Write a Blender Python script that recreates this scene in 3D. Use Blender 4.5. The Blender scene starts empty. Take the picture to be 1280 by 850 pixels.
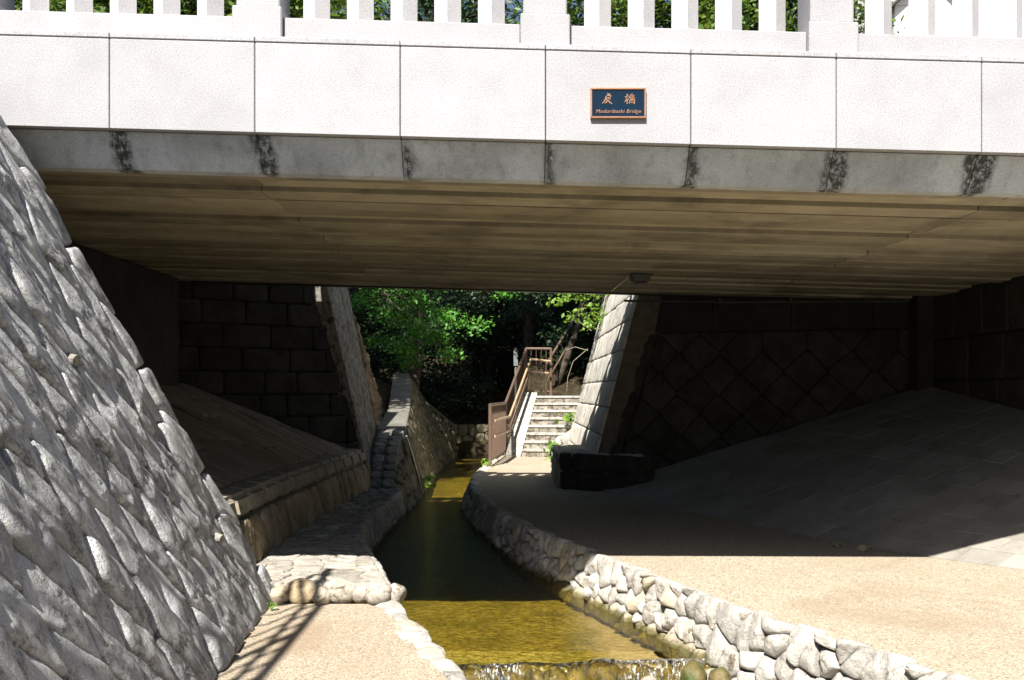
import bpy, bmesh, math, random
import numpy as np
from mathutils import Vector, noise
R = math.radians
random.seed(7)
RNG = np.random.default_rng(7)
S = bpy.context.scene
COL = S.collection

# ------------------------------------------------------------------ camera, sky, sun, exposure
cam_d = bpy.data.cameras.new('camera')
cam = bpy.data.objects.new('camera', cam_d); COL.objects.link(cam)
cam.location = (0, 0, 1.6); cam.rotation_euler = (R(90), 0, 0)
cam_d.sensor_width = 36; cam_d.lens = 36 * 1200 / 1280
cam_d.shift_y = 65 / 1280
cam_d.clip_start = 0.05; cam_d.clip_end = 2000
S.camera = cam
SUN_EL, SUN_AZ = 49.0, 17.0          # elevation; degrees to the left of straight behind the camera
W = bpy.data.worlds.new('World'); S.world = W; W.use_nodes = True
wn = W.node_tree
bg = wn.nodes['Background']
sky = wn.nodes.new('ShaderNodeTexSky'); sky.sky_type = 'NISHITA'; sky.sun_disc = False
sky.sun_elevation = R(SUN_EL); sky.sun_rotation = R(180 + SUN_AZ)
sky.air_density = 1.0; sky.dust_density = 1.5; sky.ozone_density = 1.0
wn.links.new(sky.outputs[0], bg.inputs[0]); bg.inputs[1].default_value = 0.05
sl = bpy.data.lights.new('sun', 'SUN'); sl.energy = 5.0; sl.angle = R(0.53); sl.color = (1.0, 0.955, 0.89)
so = bpy.data.objects.new('sun', sl); COL.objects.link(so)
sdir = Vector((-math.sin(R(SUN_AZ)) * math.cos(R(SUN_EL)), -math.cos(R(SUN_AZ)) * math.cos(R(SUN_EL)), math.sin(R(SUN_EL))))
so.rotation_euler = sdir.to_track_quat('Z', 'Y').to_euler(); so.location = sdir * 40
S.view_settings.view_transform = 'Standard'; S.view_settings.look = 'None'
S.view_settings.exposure = 1.2; S.view_settings.gamma = 1.0; S.view_settings.use_curve_mapping = False
S.render.engine = 'CYCLES'
S.cycles.use_denoising = True
S.cycles.max_bounces = 8; S.cycles.diffuse_bounces = 1; S.cycles.transparent_max_bounces = 24
S.cycles.sample_clamp_indirect = 6.0

# ------------------------------------------------------------------ object helpers
WLOC = {}
def props(o, label=None, cat=None, group=None, kind=None):
    if label: o['label'] = label
    if cat: o['category'] = cat
    if group: o['group'] = group
    if kind: o['kind'] = kind
    return o
def empty(name, loc, label=None, cat=None, group=None, kind=None):
    o = bpy.data.objects.new(name, None); COL.objects.link(o); o.location = loc
    o.empty_display_size = 0.2
    WLOC[o.name] = Vector(loc)
    return props(o, label, cat, group, kind)
def place(o, c, parent):
    if parent is not None:
        o.parent = parent; o.location = Vector(c) - WLOC[parent.name]
    else:
        o.location = c
    WLOC[o.name] = Vector(c)
    COL.objects.link(o)
def mesh(name, verts, faces, mat, parent=None, smooth=False, base=False):
    """one mesh object; vertices in world coordinates, origin at the middle (or base) of the piece"""
    v = np.array([tuple(p) for p in verts], dtype=float).reshape(-1, 3)
    c = (v.min(0) + v.max(0)) / 2
    if base: c[2] = v[:, 2].min()
    me = bpy.data.meshes.new(name)
    me.from_pydata([tuple(p) for p in (v - c)], [], [tuple(f) for f in faces])
    me.materials.append(mat)
    if smooth: me.polygons.foreach_set('use_smooth', [True] * len(me.polygons))
    me.update()
    o = bpy.data.objects.new(name, me); place(o, tuple(c), parent)
    return o
def tag(o, label, cat=None, group=None, kind=None): return props(o, label, cat, group, kind)

def fixnormals(verts, faces):
    bm = bmesh.new()
    vs = [bm.verts.new(p) for p in verts]
    for f in faces:
        try: bm.faces.new([vs[i] for i in f])
        except ValueError: pass
    bmesh.ops.recalc_face_normals(bm, faces=bm.faces)
    bm.verts.index_update()
    V = [v.co.copy() for v in bm.verts]; F = [[v.index for v in f.verts] for f in bm.faces]
    bm.free(); return V, F
def hexa(p8, bev=0.0, seg=1):
    """eight corners (bottom 4 ccw, top 4 ccw) -> bevelled solid"""
    bm = bmesh.new()
    vs = [bm.verts.new(p) for p in p8]
    for f in ((3, 2, 1, 0), (4, 5, 6, 7), (0, 1, 5, 4), (1, 2, 6, 5), (2, 3, 7, 6), (3, 0, 4, 7)):
        bm.faces.new([vs[i] for i in f])
    bmesh.ops.recalc_face_normals(bm, faces=bm.faces)
    if bev > 0:
        bmesh.ops.bevel(bm, geom=list(bm.edges), offset=bev, segments=seg, affect='EDGES', clamp_overlap=True)
    bm.verts.index_update()
    V = [v.co.copy() for v in bm.verts]; F = [[v.index for v in f.verts] for f in bm.faces]
    bm.free(); return V, F
def boxpts(a, b):
    (x0, y0, z0), (x1, y1, z1) = a, b
    return [(x0, y0, z0), (x1, y0, z0), (x1, y1, z0), (x0, y1, z0), (x0, y0, z1), (x1, y0, z1), (x1, y1, z1), (x0, y1, z1)]
def box(name, a, b, mat, parent=None, bev=0.006, fn=None, seg=1):
    V, F = hexa(boxpts(a, b), bev, seg)
    if fn: V = [fn(Vector(p)) for p in V]
    return mesh(name, V, F, mat, parent)
def tube(pts, rad, seg=8, cap=True):
    pts = [Vector(p) for p in pts]
    if not hasattr(rad, '__len__'): rad = [rad] * len(pts)
    V, F = [], []
    up = None
    for i, p in enumerate(pts):
        t = (pts[min(i + 1, len(pts) - 1)] - pts[max(i - 1, 0)]).normalized()
        if up is None:
            up = t.orthogonal().normalized()
        up = (up - t * up.dot(t)).normalized(); s = t.cross(up)
        for k in range(seg):
            a = 2 * math.pi * k / seg
            V.append(p + (up * math.cos(a) + s * math.sin(a)) * rad[i])
    for i in range(len(pts) - 1):
        for k in range(seg):
            k2 = (k + 1) % seg
            F.append((i * seg + k, i * seg + k2, (i + 1) * seg + k2, (i + 1) * seg + k))
    if cap:
        F.append(tuple(reversed(range(seg)))); F.append(tuple(range((len(pts) - 1) * seg, len(pts) * seg)))
    return V, F
def join(parts):
    V, F = [], []
    for v, f in parts:
        n = len(V); V += list(v); F += [tuple(i + n for i in q) for q in f]
    return V, F
def lerp(a, b, t): return a + (b - a) * t
def interp(tab, x):
    if x <= tab[0][0]: return tab[0][1]
    for (x0, y0), (x1, y1) in zip(tab, tab[1:]):
        if x <= x1: return lerp(y0, y1, (x - x0) / (x1 - x0))
    return tab[-1][1]

# ------------------------------------------------------------------ masonry: polygons in (u, v), each one a stone
def clip(poly, nx, ny, c):
    out = []
    for i in range(len(poly)):
        p, q = poly[i], poly[(i + 1) % len(poly)]
        dp, dq = p[0] * nx + p[1] * ny - c, q[0] * nx + q[1] * ny - c
        if dp <= 0: out.append(p)
        if (dp < 0 < dq) or (dq < 0 < dp):
            t = dp / (dp - dq); out.append((p[0] + (q[0] - p[0]) * t, p[1] + (q[1] - p[1]) * t))
    return out
def voronoi(pts, dom, reach):
    cells = []
    for i, p in enumerate(pts):
        poly = list(dom)
        near = sorted(((q[0] - p[0]) ** 2 + (q[1] - p[1]) ** 2, j) for j, q in enumerate(pts) if j != i and abs(q[0] - p[0]) < reach and abs(q[1] - p[1]) < reach)
        for d2, j in near[:22]:
            q = pts[j]; nx, ny = q[0] - p[0], q[1] - p[1]
            c = (q[0] ** 2 + q[1] ** 2 - p[0] ** 2 - p[1] ** 2) / 2
            poly = clip(poly, nx, ny, c)
            if len(poly) < 3: break
        if len(poly) >= 3: cells.append(poly)
    return cells
def inset(poly, g):
    a = sum(poly[i][0] * poly[(i + 1) % len(poly)][1] - poly[(i + 1) % len(poly)][0] * poly[i][1] for i in range(len(poly)))
    if a < 0: poly = poly[::-1]
    out = list(poly)
    for i in range(len(poly)):
        p, q = poly[i], poly[(i + 1) % len(poly)]
        ex, ey = q[0] - p[0], q[1] - p[1]; l = math.hypot(ex, ey)
        if l < 1e-6: continue
        nx, ny = ey / l, -ex / l
        out = clip(out, nx, ny, p[0] * nx + p[1] * ny - g)
        if len(out) < 3: return []
    return out
def chaikin(poly, k, f=0.25):
    for _ in range(k):
        o = []
        for i in range(len(poly)):
            p, q = poly[i], poly[(i + 1) % len(poly)]
            o.append((p[0] + (q[0] - p[0]) * f, p[1] + (q[1] - p[1]) * f)); o.append((q[0] + (p[0] - q[0]) * f, q[1] + (p[1] - q[1]) * f))
        poly = o
    return poly
def resample(poly, n):
    L = [0]
    for i in range(len(poly)):
        p, q = poly[i], poly[(i + 1) % len(poly)]; L.append(L[-1] + math.hypot(q[0] - p[0], q[1] - p[1]))
    out = []; T = L[-1]; j = 0
    for k in range(n):
        t = T * k / n
        while L[j + 1] < t: j += 1
        p, q = poly[j], poly[(j + 1) % len(poly)]; s = (t - L[j]) / max(1e-9, L[j + 1] - L[j])
        out.append((p[0] + (q[0] - p[0]) * s, p[1] + (q[1] - p[1]) * s))
    return out
def stone(poly, M, sign, mat, parent, name='stone', bulge=0.05, depth=0.1, gap=0.012, rnd=2, n=14, rough=0.012, freq=7.0, prof='round', min_a=0.0008, proud=0.0, cf=0.25, facet=0.0):
    poly = inset(poly, gap)
    if len(poly) < 3: return None
    a = abs(sum(poly[i][0] * poly[(i + 1) % len(poly)][1] - poly[(i + 1) % len(poly)][0] * poly[i][1] for i in range(len(poly)))) / 2
    if a < min_a: return None
    if rnd >= 2 and cf == .25: poly = resample(chaikin(poly, rnd), n)
    elif rnd:
        poly = chaikin(poly, 1, min(cf, .16) if rnd == 1 else cf)
        if rnd > 1: poly = chaikin(poly, rnd - 1, .25)
        per = sum(math.dist(poly[i], poly[(i + 1) % len(poly)]) for i in range(len(poly))) / n
        o = []
        for i in range(len(poly)):
            p, q = poly[i], poly[(i + 1) % len(poly)]; k = max(1, round(math.dist(p, q) / per))
            o += [(lerp(p[0], q[0], j / k), lerp(p[1], q[1], j / k)) for j in range(k)]
        poly = o
    n = len(poly)
    cx = sum(p[0] for p in poly) / n; cy = sum(p[1] for p in poly) / n
    if prof == 'round': rings = ((1.0, -depth), (1.0, 0.0), (0.95, 0.42 * bulge), (0.82, 0.76 * bulge), (0.58, 0.95 * bulge), (0.28, bulge))
    elif prof == 'block': rings = ((1.0, -depth), (1.0, 0.15 * bulge), (0.955, 0.75 * bulge), (0.86, 0.95 * bulge), (0.6, bulge), (0.3, bulge))
    elif prof == 'rough': rings = ((1.0, -depth), (1.0, 0.0), (0.965, 0.5 * bulge), (0.88, 0.85 * bulge), (0.74, 0.97 * bulge), (0.55, bulge), (0.36, bulge), (0.18, bulge))
    else: rings = ((1.0, -depth), (1.0, 0.2 * bulge), (0.97, 0.9 * bulge), (0.7, bulge))
    e = 0.01
    p0 = M(cx, cy); N = (M(cx + e, cy) - p0).cross(M(cx, cy + e) - p0).normalized() * sign
    off = Vector((random.uniform(-50, 50), random.uniform(-50, 50), random.uniform(-50, 50)))
    tx, ty = random.uniform(-.25, .25), random.uniform(-.25, .25)
    pr = random.uniform(-proud, proud)
    V = []
    rr = math.sqrt(a / math.pi)
    pl_ = [(random.gauss(0, 1), random.gauss(0, 1), random.uniform(.05, .5)) for _ in range(6)] if facet else []
    for s, w in rings:
        for (x, y) in poly:
            u, v = cx + (x - cx) * s, cy + (y - cy) * s
            P = M(u, v)
            k = 0.0 if w < 0 else 1.0
            d = noise.noise((P + off) * freq) * rough + noise.noise((P + off) * freq * 3.1) * rough * .45
            if prof == 'rough': d += (abs(noise.noise((P + off) * freq * 1.7)) - .25) * rough * 1.1 + noise.noise((P + off) * freq * 7) * rough * .22
            wf = w
            if facet and w > 0:
                q_ = min(o_ + (gx * (u - cx) + gy * (v - cy)) / rr * .45 for gx, gy, o_ in pl_)
                wf = w * (1 + facet * max(-.75, min(.25, q_)))
            V.append(P + N * (wf + k * (d + pr) + k * bulge * (tx * (u - cx) + ty * (v - cy)) / max(rr, .01)))
    P = M(cx, cy); V.append(P + N * (bulge + pr + noise.noise((P + off) * freq) * rough))
    F = []
    for r in range(len(rings) - 1):
        for i in range(n):
            j = (i + 1) % n; F.append((r * n + i, r * n + j, (r + 1) * n + j, (r + 1) * n + i))
    t = (len(rings) - 1) * n
    for i in range(n): F.append((t + i, t + (i + 1) % n, len(V) - 1))
    if sign < 0: F = [f[::-1] for f in F]
    return mesh(name, V, F, mat, parent, smooth=True)
def lattice(dom, a, ang, jit, ax=1.0):
    """jittered lattice points inside the convex domain"""
    us = [p[0] for p in dom]; vs = [p[1] for p in dom]
    cu, cv = (min(us) + max(us)) / 2, (min(vs) + max(vs)) / 2
    r = math.hypot(max(us) - min(us), max(vs) - min(vs)) / 2 + a
    k = int(r / a) + 2; c, s = math.cos(ang), math.sin(ang); out = []
    for i in range(-k, k + 1):
        for j in range(-k, k + 1):
            x = (i + (0.5 if j % 2 else 0.0) * (1 if ang == 0 else 0)) * a * ax + random.uniform(-jit, jit) * a
            y = j * a + random.uniform(-jit, jit) * a
            u, v = cu + x * c - y * s, cv + x * s + y * c
            if min(us) < u < max(us) and min(vs) < v < max(vs): out.append((u, v))
    return out
def inside(dom, p):
    sg = None
    for i in range(len(dom)):
        a, b = dom[i], dom[(i + 1) % len(dom)]
        c = (b[0] - a[0]) * (p[1] - a[1]) - (b[1] - a[1]) * (p[0] - a[0])
        if sg is None: sg = c > 0
        elif (c > 0) != sg: return False
    return True
def clipdom(poly, dom):
    for i in range(len(dom)):
        p, q = dom[i], dom[(i + 1) % len(dom)]; ex, ey = q[0] - p[0], q[1] - p[1]
        poly = clip(poly, ey, -ex, p[0] * ey - p[1] * ex)
        if len(poly) < 3: return []
    return poly
def courses(u0, u1, v0, v1, ch, ln, jit=0.15):
    out = []; v = v0
    while v < v1 - 1e-6:
        h = min(ch * random.uniform(1 - jit, 1 + jit), v1 - v)
        if v1 - v - h < ch * .4: h = v1 - v
        u = u0 - random.uniform(0, ln)
        while u < u1:
            l = ln * random.uniform(.65, 1.35); a, b = max(u, u0), min(u + l, u1)
            if b - a > 0.08:
                j = lambda: random.uniform(-.02, .02) * jit / .15
                out.append([(a, v), (b, v), (b + j() * .4, v + h), (a + j() * .4, v + h)])
            u += l
        v += h
    return out

# ------------------------------------------------------------------ materials
class NB:
    def __init__(self, name):
        self.m = bpy.data.materials.new(name); self.m.use_nodes = True; self.t = self.m.node_tree
        self.b = self.t.nodes['Principled BSDF']; self.out = self.t.nodes['Material Output']
        self.geo = self.n('NewGeometry'); self.pos = self.geo.outputs['Position']
    def n(self, k, **kw):
        x = self.t.nodes.new('ShaderNode' + k)
        for a, v in kw.items(): setattr(x, a, v)
        return x
    def l(self, a, b): self.t.links.new(a, b); return b
    def mapping(self, scale=(1, 1, 1), vec=None, rot=(0, 0, 0)):
        x = self.n('Mapping'); self.l(vec or self.pos, x.inputs[0]); x.inputs['Scale'].default_value = scale; x.inputs['Rotation'].default_value = rot
        return x.outputs[0]
    def noise(self, scale, detail=4, rough=.6, vec=None, dist=0):
        x = self.n('TexNoise'); self.l(vec or self.pos, x.inputs['Vector'])
        x.inputs['Scale'].default_value = scale; x.inputs['Detail'].default_value = detail; x.inputs['Roughness'].default_value = rough
        x.inputs['Distortion'].default_value = dist
        return x.outputs[0]
    def vor(self, scale, vec=None, out='Color', rnd=1.0, feature='F1'):
        x = self.n('TexVoronoi', feature=feature); self.l(vec or self.pos, x.inputs['Vector']); x.inputs['Scale'].default_value = scale
        x.inputs['Randomness'].default_value = rnd
        return x.outputs[out]
    def ramp(self, fac, stops, interp='LINEAR'):
        x = self.n('ValToRGB'); e = x.color_ramp; e.interpolation = interp
        while len(e.elements) < len(stops): e.elements.new(0.5)
        for el, (p, c) in zip(e.elements, stops):
            el.position = p; el.color = (*c, 1) if len(c) == 3 else c
        self.l(fac, x.inputs[0]); return x.outputs[0]
    def gate(self, fac, lo, hi):
        x = self.n('MapRange', interpolation_type='SMOOTHSTEP'); self.l(fac, x.inputs[0]); x.inputs[1].default_value = lo; x.inputs[2].default_value = hi
        return x.outputs[0]
    def math(self, op, a, b=None, c=None):
        x = self.n('Math', operation=op)
        for i, v in enumerate((a, b, c)):
            if v is None: continue
            if isinstance(v, (int, float)): x.inputs[i].default_value = v
            else: self.l(v, x.inputs[i])
        return x.outputs[0]
    def mix(self, fac, a, b, mode='MIX'):
        x = self.n('Mix', data_type='RGBA', blend_type=mode)
        for i, v in ((0, fac), (6, a), (7, b)):
            if isinstance(v, (int, float)): x.inputs[i].default_value = v
            elif isinstance(v, tuple): x.inputs[i].default_value = (*v, 1)
            else: self.l(v, x.inputs[i])
        return x.outputs[2]
    def bump(self, h, strength=.4, dist=.02, nrm=None):
        x = self.n('Bump'); x.inputs['Strength'].default_value = strength; x.inputs['Distance'].default_value = dist
        self.l(h, x.inputs['Height'])
        if nrm is not None: self.l(nrm, x.inputs['Normal'])
        return x.outputs[0]
    def fin(self, col, rough=.85, nrm=None, spec=.3, metal=0.0):
        if isinstance(col, tuple): self.b.inputs['Base Color'].default_value = (*col, 1)
        else: self.l(col, self.b.inputs['Base Color'])
        if isinstance(rough, (int, float)): self.b.inputs['Roughness'].default_value = rough
        else: self.l(rough, self.b.inputs['Roughness'])
        self.b.inputs['Specular IOR Level'].default_value = spec; self.b.inputs['Metallic'].default_value = metal
        if nrm is not None: self.l(nrm, self.b.inputs['Normal'])
        return self.m

def rock(name, c1, c2, sc=3.0, fine=70, rnd=.3, lichen=None, dirt=None, bump=.5, bd=.02, speck=.25, tint=None, rough=.88, wl=False):
    k = NB(name)
    n1 = k.noise(sc, 5, .65); n2 = k.noise(fine, 3, .7)
    col = k.mix(k.gate(n1, .3, .7), c1, c2)
    rv = k.n('ObjectInfo').outputs['Random']
    if tint:
        col = k.mix(k.gate(rv, .72, 1.0), col, tint)
    v = k.math('MULTIPLY_ADD', rv, rnd, 1 - rnd * .6)
    sp = k.math('MULTIPLY_ADD', n2, speck * 2, 1 - speck)
    f = k.math('MULTIPLY', v, sp)
    cmb = k.n('CombineColor'); [k.l(f, cmb.inputs[i]) for i in range(3)]
    col = k.mix(1.0, col, cmb.outputs[0], 'MULTIPLY')
    if dirt:
        dc, lo, hi = dirt; col = k.mix(k.gate(k.noise(sc * 1.7, 6, .7, dist=.6), lo, hi), col, dc)
    if lichen:
        lc, lo, hi = lichen; col = k.mix(k.gate(k.noise(sc * 4.2, 7, .75, dist=.4), lo, hi), col, lc)
    if wl:
        sx = k.n('SeparateXYZ'); k.l(k.pos, sx.inputs[0])
        zz_ = k.math('MULTIPLY_ADD', k.noise(5, 6, .7), -.16, k.math('ADD', sx.outputs[2], .08))
        mm = k.math('MULTIPLY', k.math('SUBTRACT', 1.0, k.gate(zz_, -.385, -.325)), k.gate(sx.outputs[1], 6.95, 7.15))
        col = k.mix(k.math('MULTIPLY', mm, .92), col, k.mix(k.noise(18, 4, .6), (.06, .055, .012), (.15, .13, .04)))
    h = k.math('ADD', k.noise(sc * 6, 6, .7), k.math('MULTIPLY', n2, .35))
    return k.fin(col, rough, k.bump(h, bump, bd), .25)

def granite(name, base, speck_dark, speck_light, sc=150, stain=False, mott=.12):
    k = NB(name)
    n1 = k.noise(sc, 2, .6)
    col = k.ramp(n1, [(.32, speck_dark), (.46, base), (.56, base), (.68, speck_light)])
    big = k.noise(2.3, 5, .6)
    col = k.mix(k.gate(big, .35, .75), col, k.mix(1.0, col, (1 - mott, 1 - mott, 1 - mott), 'MULTIPLY'))
    rv = k.n('ObjectInfo').outputs['Random']
    f = k.math('MULTIPLY_ADD', rv, .08, .96)
    cmb = k.n('CombineColor'); [k.l(f, cmb.inputs[i]) for i in range(3)]
    col = k.mix(1.0, col, cmb.outputs[0], 'MULTIPLY')
    if stain:
        sx = k.n('SeparateXYZ'); k.l(k.pos, sx.inputs[0])
        wob = k.math('MULTIPLY_ADD', k.noise(6, 5, .7), .10, -.05)
        x = k.math('ADD', sx.outputs[0], wob)
        dd = k.math('PINGPONG', k.math('ADD', x, 20 - .231 - .035), .5)
        wid = k.math('MULTIPLY_ADD', k.noise(1.9, 2, .5), .36, -.115)
        m = k.n('MapRange', interpolation_type='SMOOTHSTEP'); k.l(k.math('SUBTRACT', dd, wid), m.inputs[0])
        m.inputs[1].default_value = .035; m.inputs[2].default_value = -.03
        st = k.math('MULTIPLY', m.outputs[0], k.gate(k.noise(1.0, 6, .75, vec=k.mapping((26, 26, 9))), .34, .56))
        col = k.mix(k.math('MULTIPLY', st, .93), col, (.012, .012, .010))
        run = k.noise(1.0, 5, .7, vec=k.mapping((9, 9, 1.2)))
        col = k.mix(k.math('MULTIPLY', k.gate(run, .48, .75), .5), col, (.15, .155, .145))
        gr = k.gate(k.noise(2.2, 4, .6), .60, .74)
        col = k.mix(k.math('MULTIPLY', gr, .45), col, (.09, .10, .05))
    else:
        sx = k.n('SeparateXYZ'); k.l(k.pos, sx.inputs[0])
        run = k.noise(1.0, 5, .7, vec=k.mapping((5, 5, 2.5)))
        col = k.mix(k.math('MULTIPLY', k.gate(run, .55, .85), .28), col, (.24, .23, .19))
    return k.fin(col, .7, k.bump(n1, .12, .004), .3)

MT = {}
MT['granite'] = granite('white_granite', (.362, .36, .374), (.21, .207, .216), (.49, .486, .50), sc=135)
MT['granite_sunlit'] = granite('sunlit_granite', (.50, .49, .495), (.36, .35, .355), (.60, .59, .59), sc=120)  # lighter copy of the granite, the sun's whitening put into the colour
MT['granite_beam'] = granite('grey_granite', (.53, .575, .63), (.32, .345, .37), (.68, .71, .75), stain=True, mott=.35)
MT['granite_side'] = granite('pale_granite', (.352, .348, .36), (.21, .206, .214), (.46, .456, .465), sc=140)

def soffit_mat():
    k = NB('board_marked_concrete')
    rv = k.n('ObjectInfo').outputs['Random']
    sx = k.n('SeparateXYZ'); k.l(k.pos, sx.inputs[0])
    cb = k.n('CombineXYZ'); k.l(k.math('MULTIPLY', sx.outputs[0], 1.1), cb.inputs[0]); k.l(k.math('MULTIPLY', sx.outputs[1], 1.2), cb.inputs[1]); k.l(k.math('MULTIPLY', rv, 37.0), cb.inputs[2])
    st = k.noise(1.3, 6, .66, vec=cb.outputs[0])
    col = k.ramp(st, [(.28, (.25, .215, .155)), (.48, (.36, .315, .225)), (.62, (.43, .38, .275)), (.8, (.33, .295, .225))])
    f = k.math('MULTIPLY_ADD', rv, .42, .74)
    cmb = k.n('CombineColor'); [k.l(f, cmb.inputs[i]) for i in range(3)]
    col = k.mix(1.0, col, cmb.outputs[0], 'MULTIPLY')
    # rust and damp marks along the board joints
    ed = k.noise(1.0, 6, .72, vec=k.mapping((1.6, 22, 1)))
    col = k.mix(k.math('MULTIPLY', k.gate(ed, .60, .70), .4), col, (.11, .085, .055))
    bl = k.noise(.8, 5, .65, dist=.4)
    col = k.mix(k.math('MULTIPLY', k.gate(bl, .50, .66), .5), col, (.12, .105, .08))
    lime = k.noise(2.1, 7, .75, dist=.8)
    col = k.mix(k.math('MULTIPLY', k.gate(lime, .66, .74), .5), col, (.50, .46, .38))
    brd = k.n('TexWave', wave_type='BANDS', bands_direction='Y'); k.l(k.pos, brd.inputs[0]); brd.inputs['Scale'].default_value = 2.6; brd.inputs['Distortion'].default_value = .15
    h = k.math('ADD', k.math('MULTIPLY', k.gate(brd.outputs[1], .0, .06), .6), k.math('MULTIPLY', k.noise(45, 4, .65), .35))
    return k.fin(col, .85, k.bump(h, .5, .008), .15)
MT['soffit'] = soffit_mat()

def concrete(name, c1, c2, sc=2.0, line=None, dark=None, bump=.25):
    k = NB(name)
    n1 = k.noise(sc, 6, .65); n2 = k.noise(90, 3, .6)
    col = k.mix(k.gate(n1, .3, .72), c1, c2)
    if line: col = k.mix(k.math('MULTIPLY', k.gate(k.noise(1.0, 6, .7, vec=k.mapping(line)), .45, .75), .6), col, tuple(c * .45 for c in c1))
    if dark: col = k.mix(k.gate(k.noise(sc * 2.5, 6, .7, dist=.7), dark[1], dark[2]), col, dark[0])
    rv = k.n('ObjectInfo').outputs['Random']; f = k.math('MULTIPLY', k.math('MULTIPLY_ADD', rv, .22, .88), k.math('MULTIPLY_ADD', n2, .3, .85))
    cmb = k.n('CombineColor'); [k.l(f, cmb.inputs[i]) for i in range(3)]
    col = k.mix(1.0, col, cmb.outputs[0], 'MULTIPLY')
    return k.fin(col, .88, k.bump(k.math('ADD', k.noise(sc * 9, 6, .7), n2), bump, .008), .2)
MT['concrete'] = concrete('weathered_concrete', (.16, .15, .13), (.25, .235, .205))
MT['coping'] = concrete('shade_dimmed_coping', (.12, .115, .10), (.20, .19, .165), dark=((.05, .05, .03), .55, .72))  # base dimmed so the colour carries the shade of the canopy
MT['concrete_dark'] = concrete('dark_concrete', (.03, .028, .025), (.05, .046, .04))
MT['concrete_pale'] = concrete('pale_concrete', (.36, .34, .30), (.48, .46, .41), sc=4, dark=((.14, .12, .09), .50, .66))
MT['slab'] = concrete('bank_slab', (.24, .225, .195), (.33, .31, .27), sc=1.6, dark=((.15, .13, .11), .55, .8))
MT['slab_brown'] = concrete('brown_bank_slab', (.20, .16, .12), (.28, .23, .18), sc=1.6, dark=((.10, .08, .06), .55, .8))
MT['curb'] = concrete('curb_concrete', (.27, .24, .185), (.36, .32, .25), dark=((.12, .10, .07), .52, .75))
MT['riser'] = concrete('dirty_riser', (.20, .18, .145), (.36, .33, .28), sc=3.0, dark=((.07, .055, .04), .44, .62))
MT['joint'] = concrete('dark_joint', (.02, .018, .015), (.035, .032, .026))
MT['streaked'] = concrete('streaked_concrete', (.22, .21, .18), (.36, .34, .30), sc=3.5, line=(6, 6, .5), dark=((.07, .06, .045), .46, .62), bump=.9)

def aggregate(name, stops, dirt, sc=75):
    k = NB(name)
    c = k.vor(sc); sv = k.n('SeparateColor'); k.l(c, sv.inputs[0])
    col = k.ramp(sv.outputs[0], stops)
    col = k.mix(k.math('MULTIPLY', k.gate(k.noise(.8, 5, .65), .38, .75), .6), col, dirt)
    d = k.vor(sc, out='Distance')
    col = k.mix(k.math('MULTIPLY', k.gate(d, .45, .9), .35), col, (.24, .19, .13))
    col = k.mix(k.math('MULTIPLY', k.gate(k.noise(.45, 6, .7, dist=1.0), .54, .66), .4), col, (.27, .19, .12))
    col = k.mix(k.math('MULTIPLY', k.gate(k.noise(1.7, 6, .7, dist=.6), .66, .74), .5), col, (.55, .50, .42))
    h = k.math('SUBTRACT', 1.0, d)
    return k.fin(col, .85, k.bump(h, .5, .006), .25)
MT['aggregate'] = aggregate('exposed_aggregate', [(0, (.19, .15, .10)), (.25, (.31, .26, .185)), (.6, (.41, .36, .27)), (1, (.55, .50, .41))], (.33, .27, .19), 95)
MT['aggregate2'] = aggregate('sandy_aggregate', [(0, (.19, .145, .095)), (.3, (.32, .26, .185)), (.65, (.42, .355, .265)), (1, (.54, .485, .39))], (.31, .245, .17), 100)

def wingmat():
    k = NB('rough_grey_granite')
    n1 = k.noise(3.0, 6, .7); grain = k.noise(120, 3, .7); pit = k.noise(38, 5, .75)
    col = k.mix(k.gate(n1, .3, .7), (.48, .485, .495), (.64, .645, .645))
    rv = k.n('ObjectInfo').outputs['Random']
    f = k.math('MULTIPLY', k.math('MULTIPLY_ADD', rv, .38, .78), k.math('MULTIPLY_ADD', grain, 1.1, .45))
    cmb = k.n('CombineColor'); [k.l(f, cmb.inputs[i]) for i in range(3)]
    col = k.mix(1.0, col, cmb.outputs[0], 'MULTIPLY')
    drt = k.math('MULTIPLY', k.gate(k.noise(4.0, 7, .75, dist=.5), .48, .60), k.gate(pit, .34, .56))
    col = k.mix(k.math('MULTIPLY', drt, .7), col, (.085, .08, .065))
    lic = k.math('MULTIPLY', k.gate(k.noise(7, 7, .75, dist=.4), .51, .60), k.gate(pit, .38, .54))
    col = k.mix(lic, col, (.74, .74, .72))
    h = k.math('ADD', k.math('ADD', k.noise(14, 6, .72), k.math('MULTIPLY', pit, .55)), k.math('MULTIPLY', grain, .14))
    return k.fin(col, .9, k.bump(h, 1.0, .045), .2)
MT['wing'] = wingmat()
MT['wing_core'] = rock('dark_packed_joint', (.035, .032, .026), (.065, .06, .047), sc=5, rnd=0, bump=.8)
MT['rubble'] = rock('pale_rubble', (.40, .375, .335), (.57, .54, .49), sc=4.5, fine=60, rnd=.40, dirt=((.17, .145, .10), .56, .70), bump=.9, bd=.03, tint=(.42, .36, .26), wl=True)
MT['rubble_wet'] = rock('mossy_wet_rubble', (.05, .045, .01), (.17, .13, .03), sc=9, fine=60, rnd=.3, bump=.6, bd=.01, rough=.35)
MT['mortar'] = rock('rubble_mortar', (.10, .09, .07), (.17, .15, .115), sc=6, rnd=0)
MT['flag'] = rock('ledge_flagstone', (.30, .275, .235), (.47, .435, .375), sc=5, fine=50, rnd=.4, dirt=((.13, .115, .09), .55, .72), bump=.8, bd=.02)
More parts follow.
